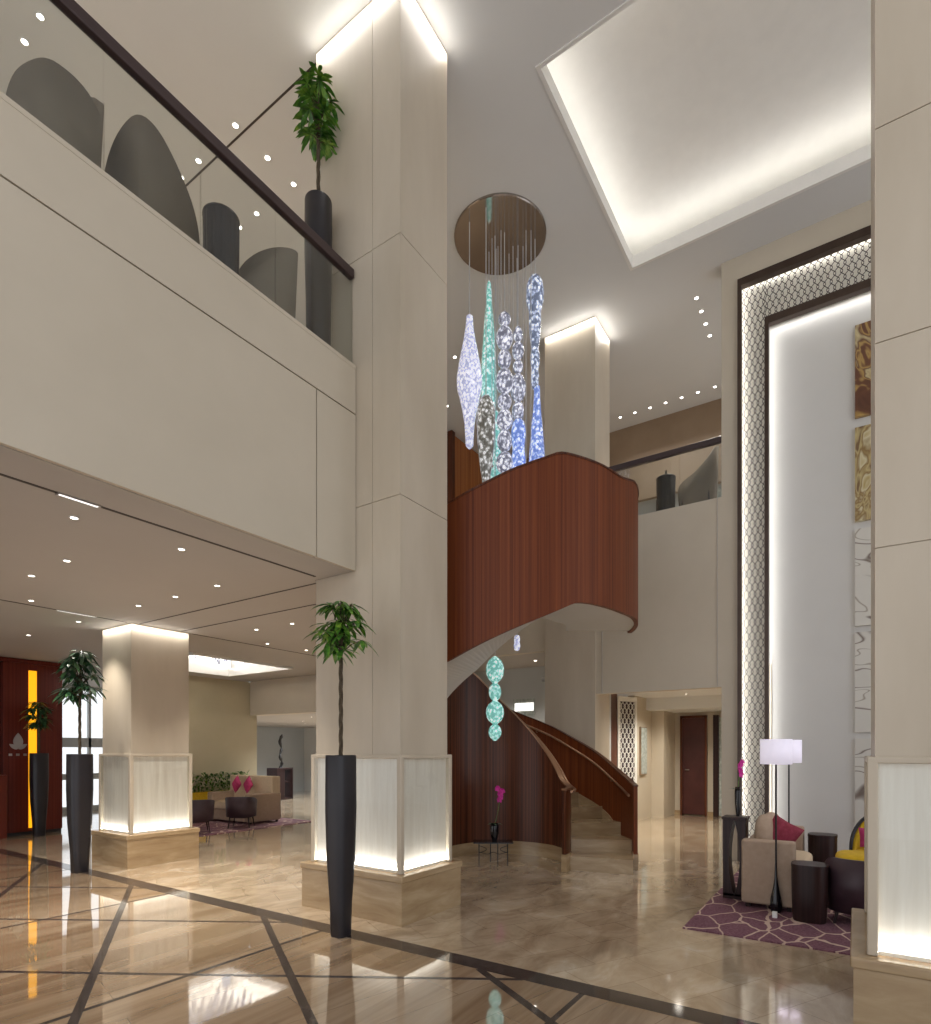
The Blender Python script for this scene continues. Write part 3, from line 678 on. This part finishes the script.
# ================================================================== PLANTS
def leaf(b, p, d, L, wd, up):
    d = d.normalized(); s_ = d.cross(up)
    if s_.length < .01: s_ = Vector((1, 0, 0))
    s_.normalize(); nrm = s_.cross(d)
    prof_ = ((0, .12), (.25, .62), (.55, 1), (.8, .7), (1, .04)); rows = []
    for t_, w_ in prof_:
        c = p + d * (L * t_) - Vector((0, 0, 1)) * (L * .35 * t_ * t_)
        rows.append([c - s_ * wd / 2 * w_ + nrm * wd * .12 * w_, c, c + s_ * wd / 2 * w_ + nrm * wd * .12 * w_])
    vs = [q for r in rows for q in r]; fs = []
    for i in range(len(rows) - 1):
        for j in range(2): fs.append((i * 3 + j, i * 3 + j + 1, (i + 1) * 3 + j + 1, (i + 1) * 3 + j))
    b.add(vs, fs, True)
def tree(label, loc, ph, r_top, r_bot, trunk_h, crown_h, crown_r, mat='leaf', square=4, n=26, seed=1, leafL=.17, group=None):
    rnd = random.Random(seed)
    t_ = thing('potted_money_tree', label, 'potted plant', loc, -TH)
    pr_ = [(r_bot * .96, 0), (r_bot, .01), (r_bot * 1.08, .18 * ph), (r_top * .93, .42 * ph), (r_top * 1.02, .7 * ph), (r_top, ph - .01), (r_top * .98, ph), (r_top * .86, ph), (r_top * .84, ph - .05), (.001, ph - .05)]
    MB().lathe(pr_, seg=40, sq=square, rot=TH).build('planter', 'planter', t_)
    MB().lathe([(r_top * .83, ph - .06), (r_top * .8, ph - .045), (.001, ph - .035)], seg=20).build('soil', 'soil', t_)
    H = ph - .05 + trunk_h + crown_h * .55
    for q in (0, 2.1, 4.2):
        pts = [(.010 * math.cos(q + z * 16), .010 * math.sin(q + z * 16), z) for z in [ph - .05 + (H - ph) * i / 24 for i in range(25)]]
        MB().tube(pts, .009, 6).build('trunk', 'bark', t_)
    br = MB(); fl = MB(); c0 = ph + trunk_h
    for i in range(n):
        a = rnd.uniform(0, 2 * PI); f = rnd.random() ** .6; h = rnd.uniform(.12, 1)
        rr = crown_r * .62 * f * (1.15 - abs(h - .45))
        tip = Vector((rr * math.cos(a), rr * math.sin(a), c0 + crown_h * h * .82 + .03))
        st = Vector((0, 0, c0 + crown_h * h * .45))
        br.tube([st, (st + tip) / 2 + Vector((0, 0, .02)), tip], [.005, .004, .002], 5)
        nl = rnd.choice((5, 6, 7)); out = Vector((math.cos(a), math.sin(a), 0))
        for k in range(nl):
            b_ = 2 * PI * k / nl + rnd.uniform(-.3, .3)
            d_ = Vector((math.cos(b_), math.sin(b_), rnd.uniform(-.75, .12))) + out * .35
            L = leafL * rnd.uniform(.7, 1.1); leaf(fl, tip, d_, L, L * rnd.uniform(.25, .33), Vector((0, 0, 1)))
    br.build('branches', 'bark', t_); fl.build('foliage', mat, t_)
    return t_
G_ = 'tall planters with money trees'
tree('nearest tall charcoal planter with a money tree, in front of the big pillar', (3.43, 3.50, 0), 1.475, .104, .07, .72, .62, .25, seed=3, n=32, group=G_, leafL=.16)
tree('tall charcoal planter with money tree on the floor left of the far lit pillar', (3.44, 8.07, 0), 1.475, .125, .085, .62, .8, .28, 'leaf_dark', seed=5, group=G_, n=34, leafL=.19)
tree('farthest charcoal planter with a small tree, before the glowing amber strip', (4.50, 12.1, 0), 1.48, .125, .085, .4, .6, .26, 'leaf_dark', seed=8, group=G_)
tree('round-topped charcoal planter with money tree up on the left gallery behind glass', (3.80, 4.17, 5.05), 1.58, .125, .105, .5, .78, .21, square=0, seed=11, group=G_, leafL=.16, n=30)

# ================================================================== RUG + RIGHT LOUNGE
rug = tag(MB().box(5.17, 8.7, -3.2, 1.22, 0, .012).build('area_rug', 'rug'), 'purple rug with cream wavy lines under the right lounge seating', 'rug')
# sofa (long axis along X, back towards +Y)
def cushion(b, x0, x1, y0, y1, z0, z1, n=10, p=4):
    cx, cy, cz = (x0 + x1) / 2, (y0 + y1) / 2, (z0 + z1) / 2; ax, ay, az = (x1 - x0) / 2, (y1 - y0) / 2, (z1 - z0) / 2
    rings = []
    for i in range(1, 16):
        ph_ = -PI / 2 + PI * i / 16; c_ = abs(math.cos(ph_)) ** (2 / p); s_ = math.copysign(abs(math.sin(ph_)) ** (2 / p), math.sin(ph_)); ring = []
        for j in range(32):
            a = 2 * PI * j / 32; ca = math.copysign(abs(math.cos(a)) ** (2 / p), math.cos(a)); sa = math.copysign(abs(math.sin(a)) ** (2 / p), math.sin(a))
            ring.append((cx + ax * c_ * ca, cy + ay * c_ * sa, cz + az * s_))
        rings.append(ring)
    return b.loft(rings)
sofa = thing('sofa', 'beige upholstered sofa with high arms on the purple rug, right lounge', 'sofa', (6.18, .86, .012))
def sbox(x0, x1, y0, y1, z0, z1, nm, mt='cushion', bv=.025): return MB().box(x0, x1, y0, y1, z0, z1).build(nm, mt, sofa, bv)
sbox(0, .14, -.40, .055, .04, .65, 'armrest')
sbox(1.1, 1.24, -.40, .055, .04, .68, 'armrest')
sbox(.012, 1.228, -.06, .05, .05, .62, 'back')
sbox(.14, 1.1, -.42, -.08, .04, .3, 'seat_base')
cushion(MB(), .15, 1.09, -.5, -.1, .3, .45).build('seat_cushion', 'cushion_light', sofa)
cushion(MB(), .18, .62, -.2, -.02, .42, .86, p=3).build('back_cushion', 'cushion', sofa)
cushion(MB(), .64, 1.08, -.2, -.02, .42, .84, p=3).build('back_cushion', 'cushion', sofa)
for x, y in ((.05, -.35), (1.19, -.35), (.05, .0), (1.19, .0)): MB().box(x - .02, x + .02, y - .02, y + .02, 0, .05).build('leg', 'espresso', sofa)
def pillow(name, mat, label, cat, loc, rot, s=.2, th=.06, group=None):
    b = MB(); n = 12; vs = []; fs = []
    for sgn in (1, -1):
        o_ = len(vs)
        for i in range(n + 1):
            for j in range(n + 1):
                x, y = -1 + 2 * i / n, -1 + 2 * j / n
                e = (1 - x ** 4) * (1 - y ** 4); pin = 1 - .08 * (1 - abs(x * y))
                vs.append((x * s * pin, sgn * th * e ** .6, y * s * pin))
        for i in range(n):
            for j in range(n):
                q = (o_ + i * (n + 1) + j, o_ + (i + 1) * (n + 1) + j, o_ + (i + 1) * (n + 1) + j + 1, o_ + i * (n + 1) + j + 1)
                fs.append(q if sgn < 0 else q[::-1])
    b.add(vs, fs, True); o = b.build(name, mat); o.location = loc; o.rotation_euler = rot; tag(o, label, cat, group); return o
pillow('throw_pillow', 'crimson', 'crimson pillow propped on its corner on the right lounge sofa', 'pillow', (6.52, .60, .69), (math.radians(-10), math.radians(30), math.radians(-84)), .145, .065)

# side table with hour-glass cut-out
def side_table(loc):
    t_ = thing('side_table', 'dark side table with pointed oval cut-out left of the beige sofa', 'table', loc, 0)
    n = 14; h = .83; D = .2
    # open-sided plinth seen as two curved legs that meet the top and bottom
    for sg in (-1, 1):
        rings = []
        for i in range(n + 1):
            z = .03 + (h - .06) * i / n; q = .052 * math.sin(PI * i / n) ** .8
            ya, yb = (sg * .105, sg * q) if sg > 0 else (-.105, -q)
            rings.append([(-D / 2, ya, z), (D / 2, ya, z), (D / 2, yb, z), (-D / 2, yb, z)])
        MB().loft(rings, smooth=False).build('leg', 'espresso', t_)
    MB().box(-D / 2, D / 2, -.105, .105, 0, .05).build('base', 'espresso', t_)
    MB().box(-.12, .12, -.115, .115, h - .03, h).build('tabletop', 'espresso', t_, .004)
    return t_
side_table((6.55, 1.02, .012))
def orchid(label, loc, h, s=1, mat='black_gloss', lean=.1, pot=(.035, .1)):
    t_ = thing('potted_orchid', label, 'potted plant', loc, -TH)
    MB().lathe([(pot[0] * .55, 0), (pot[0] * .95, pot[1] * .45), (pot[0], pot[1] * .85), (pot[0] * .8, pot[1]), (pot[0] * .7, pot[1] * .96), (.001, pot[1] * .94)], seg=20).build('vase', mat, t_)
    pts = [(lean * .2 * math.sin(i / 10 * 2) * s, 0, pot[1] * .9 + (h - pot[1]) * i / 10) for i in range(11)]
    MB().tube(pts, .003, 5).build('stem', 'leaf', t_)
    b = MB()
    for k in range(6):
        a = k * 1.1; leaf(b, Vector((0, 0, pot[1] * .9)), Vector((math.cos(a), math.sin(a), .5)), .1 * s, .03 * s, Vector((0, 0, 1)))
    b.build('leaves', 'leaf_dark', t_)
    rnd = random.Random(int(h * 100))
    for k in range(5):
        c = Vector((pts[-1][0] + rnd.uniform(-.025, .03) * s, rnd.uniform(-.02, .02), h - .03 * k * s)); f = MB()
        for j in range(5):
            a = 2 * PI * j / 5 + k; d_ = Vector((math.cos(a), -.5, math.sin(a)))
            leaf(f, c, d_, .04 * s, .034 * s, Vector((0, 1, 0)))
        f.build('blossom', 'flower', t_)
    return t_
orchid('magenta orchid in a slim dark vase on the dark cut-out side table', (6.55, 1.0, .842), .56, 1.0, pot=(.03, .3), lean=.1)

def floor_lamp(label, loc, shade_z0, shade_z1, r, rb=.05):
    t_ = thing('floor_lamp', label, 'lamp', loc)
    hb = .30
    MB().lathe([(rb * .75, 0), (rb * .98, .03), (rb, .07), (rb * .85, .14), (rb * .5, .22), (.012, .33), (.008, .45), (.0075, .5)], seg=24).build('teardrop_base', 'black_gloss', t_)
    MB().tube([(0, 0, .42), (0, 0, shade_z1 - .05)], .0085, 8).build('pole', 'black', t_)
    # shade: drum, open at top and bottom
    n = 48; rr = [[(q * math.cos(2 * PI * i / n), q * math.sin(2 * PI * i / n), z) for i in range(n)] for q, z in ((r - .004, shade_z0), (r, shade_z0), (r, shade_z1), (r - .004, shade_z1), (r - .004, shade_z0))]
    MB().loft(rr, caps=False).build('lamp_shade', 'lamp_shade', t_)
    MB().tube([(-r + .003, 0, shade_z1 - .05), (r - .003, 0, shade_z1 - .05)], .003, 6).build('shade_frame', 'black', t_)
    d = bpy.data.lights.new('bulb', 'POINT'); d.energy = 2.5; d.color = (1, .93, .86); d.shadow_soft_size = .04
    l = bpy.data.objects.new('bulb', d); COL.objects.link(l); l.parent = t_; l.location = (0, 0, (shade_z0 + shade_z1) / 2)
    return t_
floor_lamp('front floor lamp with white drum shade and black teardrop base before the sofa', (6.14, .612, .012), 1.375, 1.605, .133, .052)
floor_lamp('rear floor lamp with white drum shade, half hidden behind the front one', (7.36, .607, .012), 1.37, 1.62, .125, .052)

def barrel(label, loc, r, h, rz=0):
    t_ = thing('drum_side_table', label, 'table', loc, rz)
    MB().lathe([(r * .9, 0), (r * .93, .02), (r * .98, h * .5), (r, h * .9), (r, h - .025)], seg=28, sq=3).build('body', 'espresso', t_)
    MB().lathe([(r * 1.02, h - .025), (r * 1.02, h), (.001, h)], seg=28, sq=3).build('tabletop', 'espresso', t_, .004)
    return t_
barrel('near rounded dark wood drum table between the front lamp and the dark armchair', (6.02, .335, .012), .142, .5)
barrel('rear rounded dark wood drum table in front of the pale wall, behind the sofa arm', (7.35, .29, .012), .135, .61)
tag(MB().box(-.02, .02, -.02, .02, 0, .055).build('power_adapter', 'plastic', None, .004, (5.92, .60, .013)), 'small white power adapter block on the rug beside the front lamp', 'adapter')

def armchair(label, loc, rz, wdt=.5, back_h=.8, shell='plum_leather', inner='yellow', legs='espresso', seat_h=.36):
    t_ = thing('wing_armchair', label, 'armchair', loc, rz)
    n = 28; h0 = seat_h * .25
    def shellmesh(r0, r1, zb, zt, a0=-115, a1=115):
        rings = []
        for i in range(n + 1):
            a = math.radians(a0 + (a1 - a0) * i / n); f = abs(i / n * 2 - 1)
            zz = zt * (1 - .42 * max(0, (f - .45) / .55) ** 1.3)
            flare = .05
            def P(r, z): return (-(r + flare * z) * math.cos(a) , (r + flare * z) * math.sin(a), z)
            rings.append([P(r0, zb), P(r1, zb), P(r1, zz), P(r0, zz)])
        return MB().loft(rings, caps=True)
    shellmesh(wdt / 2 - .03, wdt / 2, .1, back_h).build('outer_shell', shell, t_)
    shellmesh(wdt / 2 - .07, wdt / 2 - .03, .2, back_h - .03).build('inner_back', inner, t_)
    cushion(MB(), -wdt / 2 + .05, wdt / 2, -wdt / 2 + .06, wdt / 2 - .06, seat_h - .1, seat_h + .06).build('seat_cushion', inner, t_)
    MB().lathe([(wdt / 2 - .06, .1), (wdt / 2 - .05, seat_h - .08)], seg=24, sq=3).build('seat_base', shell, t_)
    for x, y in ((-1, -1), (1, -1), (1, 1), (-1, 1)):
        MB().tube([(x * wdt * .33, y * wdt * .33, .12), (x * wdt * .38, y * wdt * .38, 0)], [.016, .01], 8).build('leg', legs, t_)
    return t_
armchair('plum leather armchair seen from behind, mustard seat, at the right pillar', (6.2, -.04, .015), 0, .5, .57, seat_h=.54)
armchair('mustard wing armchair with grey shell facing us beyond the plum armchair', (7.45, -.22, .015), PI - .5, .5, .80, shell='planter', seat_h=.42)
pillow('throw_pillow', 'magenta', 'small pink patterned cushion on the far mustard wing armchair', 'pillow', (7.33, -.13, .62), (math.radians(-10), 0, math.radians(-70)), .1, .04)

# ================================================================== WELL TABLE + ORCHID
wt = thing('coffee_table', 'low black iron table with dark top inside the curve of the staircase', 'table', (*at(493, 800, 7.9).xy, 0), -TH)
wt.rotation_euler.z = TH - PI / 2
MB().box(-.265, .265, -.14, .14, .285, .3).build('tabletop', 'black_gloss', wt, .003)
for x in (-.19, -.03, .07, .19):
    MB().tube([(x, -.1 if x in (-.19, .19) else .1, .285), (x, -.1 if x in (-.19, .19) else .1, 0)], .007, 6).build('leg', 'black', wt)
for sg in (-1, 1):
    MB().tube([(sg * (.19 - .1 * math.sin(i / 8 * PI)), -.1, .285 - .03 - .12 * i / 8 * .8) for i in range(9)], .005, 6).build('scroll', 'black', wt)
MB().tube([(-.19, -.1, .17), (-.08, -.1, .14), (0, -.1, .17), (.08, -.1, .14), (.19, -.1, .17)], .005, 6).build('stretcher', 'black', wt)
q = at(494.5, 752, 7.9)
orchid('magenta orchid in a small black pot on the low iron table', (q.x, q.y, .3), .72, 1.25, lean=.3, pot=(.06, .24))

# ================================================================== LEFT BACK: kiosk, lounge
k0 = thing('reception_kiosk', 'red-brown wood clad reception block with amber light strip and silver crest', 'kiosk', (4.1, 12.5, 0))
MB().box(0, .93, 0, 1.2, .06, 3.1).box(-1.6, 0, .1, 1.2, .06, 3.1).build('body', 'wood_red', k0, .004)
MB().box(.01, .92, .02, 1.19, 0, .06).box(-1.6, 0, .12, 1.2, 0, .06).build('plinth', 'black', k0)
MB().box(-1.6, .96, -.03, 1.2, 3.1, 3.17).build('cornice', 'wood_red', k0)
xa, xb = atY(28.5, 700, 12.5).x - 4.1, atY(36.5, 700, 12.5).x - 4.1
MB().box(xa, xb, -.012, .0, .12, 2.98).build('light_strip', 'amber_light', k0)
def petal(b, cx, cz, L, wd, ang, y):
    pts = []; n = 12
    for i in range(n + 1):
        t_ = i / n; pts.append((t_, math.sin(PI * t_ ** .8) ** .9))
    L_ = [(-w_ * wd / 2, t_ * L) for t_, w_ in pts] + [(w_ * wd / 2, t_ * L) for t_, w_ in reversed(pts[1:-1])]
    ca, sa = math.cos(ang), math.sin(ang); P = [(cx + x * ca - z * sa, y, cz + x * sa + z * ca) for x, z in L_]
    P2 = [(x, y + .01, z) for x, _, z in P]; m = len(P)
    b.add(P + P2, [tuple(range(m)), tuple(range(2 * m - 1, m - 1, -1))] + [(i, (i + 1) % m, m + (i + 1) % m, m + i) for i in range(m)])
em = MB(); ec = atY(18, 748, 12.5); ex, ez = ec.x - 4.1, ec.z
petal(em, ex, ez, .27, .15, 0, -.012)
for s_ in (1, -1): petal(em, ex + .02 * -s_, ez - .01, .14, .07, s_ * .95, -.014); petal(em, ex, ez - .01, .1, .05, s_ * 1.35, -.016)
em.build('crest', 'steel', k0)
em = MB()
for dx in (-.14, -.03, .08): em.box(ex + dx, ex + dx + .05, -.01, 0, ez - .14, ez - .10)
em.build('crest_lettering', 'steel', k0)
MB().box(-.35, -.02, -.25, .1, 0, 1.1).build('side_counter', 'wood_red', k0, .01)

# hedge in yellow planter
hd = thing('hedge_planter', 'row of leafy green plants in a mustard trough behind the left sofa', 'planter', (7.0, 11.88, 0))
MB().box(0, 1.75, 0, .25, 0, .62).build('trough', 'yellow', hd, .01)
fl = MB(); rnd = random.Random(4)
for i in range(480):
    p = Vector((rnd.uniform(.05, 1.7), rnd.uniform(.02, .16), .6 + .4 * rnd.random())); leaf(fl, p, Vector((rnd.uniform(-1, 1), rnd.uniform(-1, .05), rnd.uniform(0, 1.3))), .15, .05, Vector((0, 0, 1)))
fl.build('foliage', 'leaf', hd)
rug2 = tag(MB().box(5.9, 8.75, 9.7, 11.84, 0, .012).build('area_rug', 'rug'), 'pinkish patterned rug under the left lounge seating', 'rug')
# left lounge sofa, seen from the front-right
s2 = thing('sofa', 'beige two-seat sofa with pink diamond pillows in the left lounge', 'sofa', (7.9, 11.04, .012), 0)
for (q, nm, mt) in (((-.35, .43, -.75, -.56, .04, .62), 'armrest', 'cushion'), ((-.35, .43, .56, .75, .04, .62), 'armrest', 'cushion'), ((.2, .42, -.74, .74, .05, .97), 'back', 'cushion_light'), ((-.38, .25, -.56, .56, .04, .28), 'seat_base', 'cushion'), ((-.42, .22, -.56, .56, .28, .44), 'seat_cushion', 'cushion_light')):
    MB().box(*q).build(nm, mt, s2, .03)
for x, y in ((-.3, -.68), (-.3, .68), (.36, -.68), (.36, .68)): MB().box(x - .02, x + .02, y - .02, y + .02, 0, .05).build('leg', 'espresso', s2)
for yy, nm in ((11.24, 'left'), (10.84, 'right')):
    pillow('throw_pillow', 'magenta', 'pink diamond pillow on the %s half of the left lounge sofa' % nm, 'pillow', (7.9, yy, .80), (math.radians(12), math.radians(45), math.radians(90)), .14, .055)
def dchair(label, loc, rz):
    t_ = thing('tub_chair', label, 'armchair', loc, rz); n = 20; rings = []
    for i in range(n + 1):
        a = math.radians(-110 + 220 * i / n); z1 = .62 - .12 * (abs(i / n * 2 - 1)) ** 3
        rings.append([(-.25 * math.cos(a), .25 * math.sin(a), .22), (-.28 * math.cos(a), .28 * math.sin(a), .22), (-.30 * math.cos(a), .30 * math.sin(a), z1), (-.26 * math.cos(a), .26 * math.sin(a), z1)])
    MB().loft(rings).build('back_shell', 'plum_leather', t_)
    cushion(MB(), -.22, .27, -.23, .23, .3, .46).build('seat_cushion', 'yellow', t_)
    MB().lathe([(.22, .2), (.23, .32)], seg=20, sq=3).build('seat_frame', 'plum_leather', t_)
    for x, y in ((-1, -1), (1, -1), (1, 1), (-1, 1)): MB().tube([(x * .17, y * .17, .24), (x * .2, y * .2, 0)], [.015, .01], 6).build('leg', 'espresso', t_)
    return t_
dchair('dark tub chair with mustard seat in front of the left lounge sofa, right one', (7.22, 10.12, .012), .7)
dchair('dark tub chair near the far pillar, left one of the left lounge pair', (6.3, 10.15, .012), 1.1)
# console with sculpture, lamp, in the back room
cs = thing('console_table', 'dark open-frame console table in the back room beyond the left lounge', 'table', (12.1, 15.1, 0), .25)
for q in ((-.3, .5, -.2, .2, .95, 1.0), (-.3, -.25, -.2, .2, 0, .95), (.45, .5, -.2, .2, 0, .95), (-.3, .5, -.2, .2, .0, .06)): MB().box(*q).build('panel', 'espresso', cs, .004)
MB().box(-.25, .1, -.18, .18, .06, .95).build('cabinet_body', 'espresso', cs)
MB().box(-.1, .4, -.15, .15, .55, .58).build('shelf', 'espresso', cs)
sc_ = thing('twisted_sculpture', 'slender dark twisted sculpture standing on the back room console', 'sculpture', (12.2, 15.1, 1.0))
MB().tube([(.05 * math.sin(i * .9), .03 * math.cos(i * .7), i * .07) for i in range(16)], [.05 if i % 4 == 0 else .022 + .015 * (i % 3) for i in range(16)], 8).build('body', 'black', sc_)
MB().lathe([(.06, 0), (.05, .03)], seg=12).build('base', 'black', sc_)
tl = thing('table_lamp', 'small table lamp with white shade in the back room', 'lamp', (10.95, 14.9, .75))
MB().lathe([(.07, 0), (.03, .05), (.015, .3), (.012, .5)], seg=12).build('base', 'black', tl)
MB().lathe([(.13, .45), (.12, .85)], seg=20).build('lamp_shade', 'lamp_shade', tl)
rt = thing('round_table', 'round table with pale cloth under the small back room lamp', 'table', (10.95, 14.9, 0))
MB().lathe([(.35, .72), (.36, .745), (.001, .75)], seg=28).build('tabletop', 'wall_white', rt)
MB().lathe([(.3, 0), (.33, .3), (.35, .72)], seg=28).build('cloth', 'wall_white', rt)
struct('wall_rear', MB().box(14.6, 14.7, 13.6, 15.2, 0, 2.42).box(15.5, 15.6, 15.2, 17.8, 0, 2.42), 'wall_white')
struct('wall_rear', MB().box(14.0, 14.1, 11.0, 13.6, 0, 2.42), 'wall_taupe')
struct('baseboard_rear', MB().box(13.95, 14.0, 11.0, 13.6, 0, .12).box(14.55, 14.6, 13.6, 15.2, 0, .12), 'espresso')

# lit crystal hanging in small coffer
cf = thing('coffer_chandelier', 'rows of crystal drops hanging inside the lit coffer over the left lounge', 'chandelier', ((hx0 + hx1) / 2, (hy0 + hy1) / 2, SZ + .5))
for i in range(9):
    for j in range(7):
        MB().tube([(-.7 + .175 * i, -.6 + .2 * j, 0), (-.7 + .175 * i, -.6 + .2 * j, -.2 - .06 * ((i * 3 + j * 5) % 4))], [.004, .022], 6).build('crystal_drop', 'cr_clear', cf)

# ================================================================== REAR: lattice screens, picture, gallery furniture
def screen(label, p, q, h, name='lattice_screen'):
    p, q = Vector(p), Vector(q); d_ = q - p; L = d_.length
    t_ = thing(name, label, 'screen', p, math.atan2(d_.y, d_.x))
    fw = .055
    MB().box(0, fw, -.03, .03, 0, h).box(L - fw, L, -.03, .03, 0, h).box(fw, L - fw, -.03, .03, h - .1, h).box(fw, L - fw, -.03, .03, 0, .14).build('frame', 'white', t_, .004)
    MB().box(fw, L - fw, -.004, .012, .1, h - .08).build('backing', 'plum_leather', t_)
    b = lattice(MB(), Vector((fw, -.02, .12)), Vector((1, 0, 0)), Vector((0, 0, 1)), L - 2 * fw, h - .22, .058, .19, .014, Vector((0, -1, 0)))
    b.build('lattice', 'white', t_)
    return t_
p1, p2 = at(617, 820, 12.0), at(636, 820, 12.3)
screen('tall white framed lattice screen with dark backing, left side of the rear corridor', (p1.x, p1.y, 0), (p2.x, p2.y, 0), 2.64)
p1, p2 = at(718.5, 820, 9.7), at(726, 820, 11.8)
screen('narrow sliver of white lattice screen at the right side of the rear corridor', (p2.x, 1.2, 0), (p2.x - .28, 1.2, 0), 2.6)
p = at(646, 760, 13.0)
pic = thing('wall_picture', 'narrow framed grey picture on the corridor wall right of the lattice screen', 'picture', (12.9, 3.88, 1.0))
MB().box(-.22, .22, -.02, .02, 0, 1.05).build('frame', 'wall_taupe', pic); MB().box(-.2, .2, -.025, -.02, .02, 1.03).build('canvas', 'tile_grey', pic)
# small lit window strip seen through the stair
lw = thing('lit_display_niche', 'small brightly lit glass display behind the stair handrail top', 'display', (10.39, atX(524, 706, 10.4).y, atX(524, 716, 10.4).z), -PI / 2)
MB().box(-.24, .24, 0, .01, 0, .34).build('niche', 'tile_grey', lw); MB().box(-.2, .22, -.01, 0, .1, .26).build('lit_glass', 'white_light', lw)
for k in range(7): MB().box(-.19 + .06 * k, -.17 + .06 * k, -.02, -.01, .08, .28).build('glass_fin', 'glass', lw)

# gallery furniture
def wing(label, loc, rz, s=1, tops=((0, .55), (.3, .7), (.6, .78), (1, 1.0)), mat='olive_fabric', side='espresso'):
    """curved lounge chair shell whose rim swoops through the heights in tops"""
    t_ = thing('high_back_chair', label, 'armchair', loc, rz); n = 36; rings = []; zf = smooth(interp(tops), .04)
    for i in range(n + 1):
        f = i / n; a = math.radians(-105 + 210 * f); zt = zf(f); r = .30 * s
        rings.append([(r * math.sin(a), r * math.cos(a), .05), ((r - .05) * math.sin(a), (r - .05) * math.cos(a), .05), ((r - .03) * 1.1 * math.sin(a), (r - .03) * 1.1 * math.cos(a), zt), (r * 1.15 * math.sin(a), r * 1.15 * math.cos(a), zt)])
    MB().loft(rings).build('back_shell', mat, t_)
    cushion(MB(), -.24 * s, .24 * s, -.3 * s, .2 * s, .25, .42).build('seat_cushion', mat, t_)
    for x, y in ((-1, -1), (1, -1), (1, 1), (-1, 1)): MB().tube([(x * .18, y * .18, .3), (x * .2, y * .2, 0)], .014, 6).build('leg', side, t_)
    return t_
wing('leftmost olive-brown high-back chair behind the left gallery glass', (1.75, 4.45, 5.05), PI, .8, ((0, 1.08), (.14, 1.0), (.28, .74), (.45, .78), (.65, .80), (.85, .68), (1, .5)))
wing('middle olive-brown high-back chair behind the left gallery glass, by the drum table', (2.4, 4.45, 5.05), PI, .95, ((0, .28), (.2, .36), (.45, .66), (.62, .92), (.72, .97), (.85, .8), (1, .55)))
wing('olive-brown high-back chair behind the left gallery glass, nearest the upstairs planter', (3.36, 4.36, 5.05), PI, .8, ((0, 1.05), (.15, 1.0), (.4, .86), (.7, .68), (1, .5)))
def ribbed(label, loc, h, r):
    t_ = thing('drum_side_table', label, 'table', loc)
    n = 48; rings = []
    for z, q in ((0, .95), (h - .02, 1), (h, 1)):
        rings.append([(q * r * (1 - .035 * (i % 4 == 0)) * math.cos(2 * PI * i / n), q * r * (1 - .035 * (i % 4 == 0)) * math.sin(2 * PI * i / n), z) for i in range(n)])
    MB().loft(rings, smooth=False).build('body', 'planter', t_); MB().lathe([(r * 1.02, h), (r * 1.02, h + .015), (.001, h + .015)], seg=30).build('tabletop', 'planter', t_)
    return t_
ribbed('dark ribbed drum table behind the left gallery glass between two chairs', (2.88, 4.3, 5.05), .78, .14)
ribbed('dark grey drum table behind the rear gallery glass', (9.25, 2.43, 5.05), .66, .14)
tag(MB().lathe([(.02, 0), (.035, .03), (.015, .07), (.012, .12)], seg=12).build('small_vase', 'planter', None, 0, (9.25, 2.43, 5.725)), 'small dark bud vase on the drum table behind the rear gallery glass', 'vase')
wing('grey-brown high-back chair behind the rear gallery glass beside the feature wall', (9.35, 1.98, 5.05), PI / 2, .85, ((0, 1.0), (.15, .98), (.3, .78), (.5, .55), (.75, .46), (1, .4)))
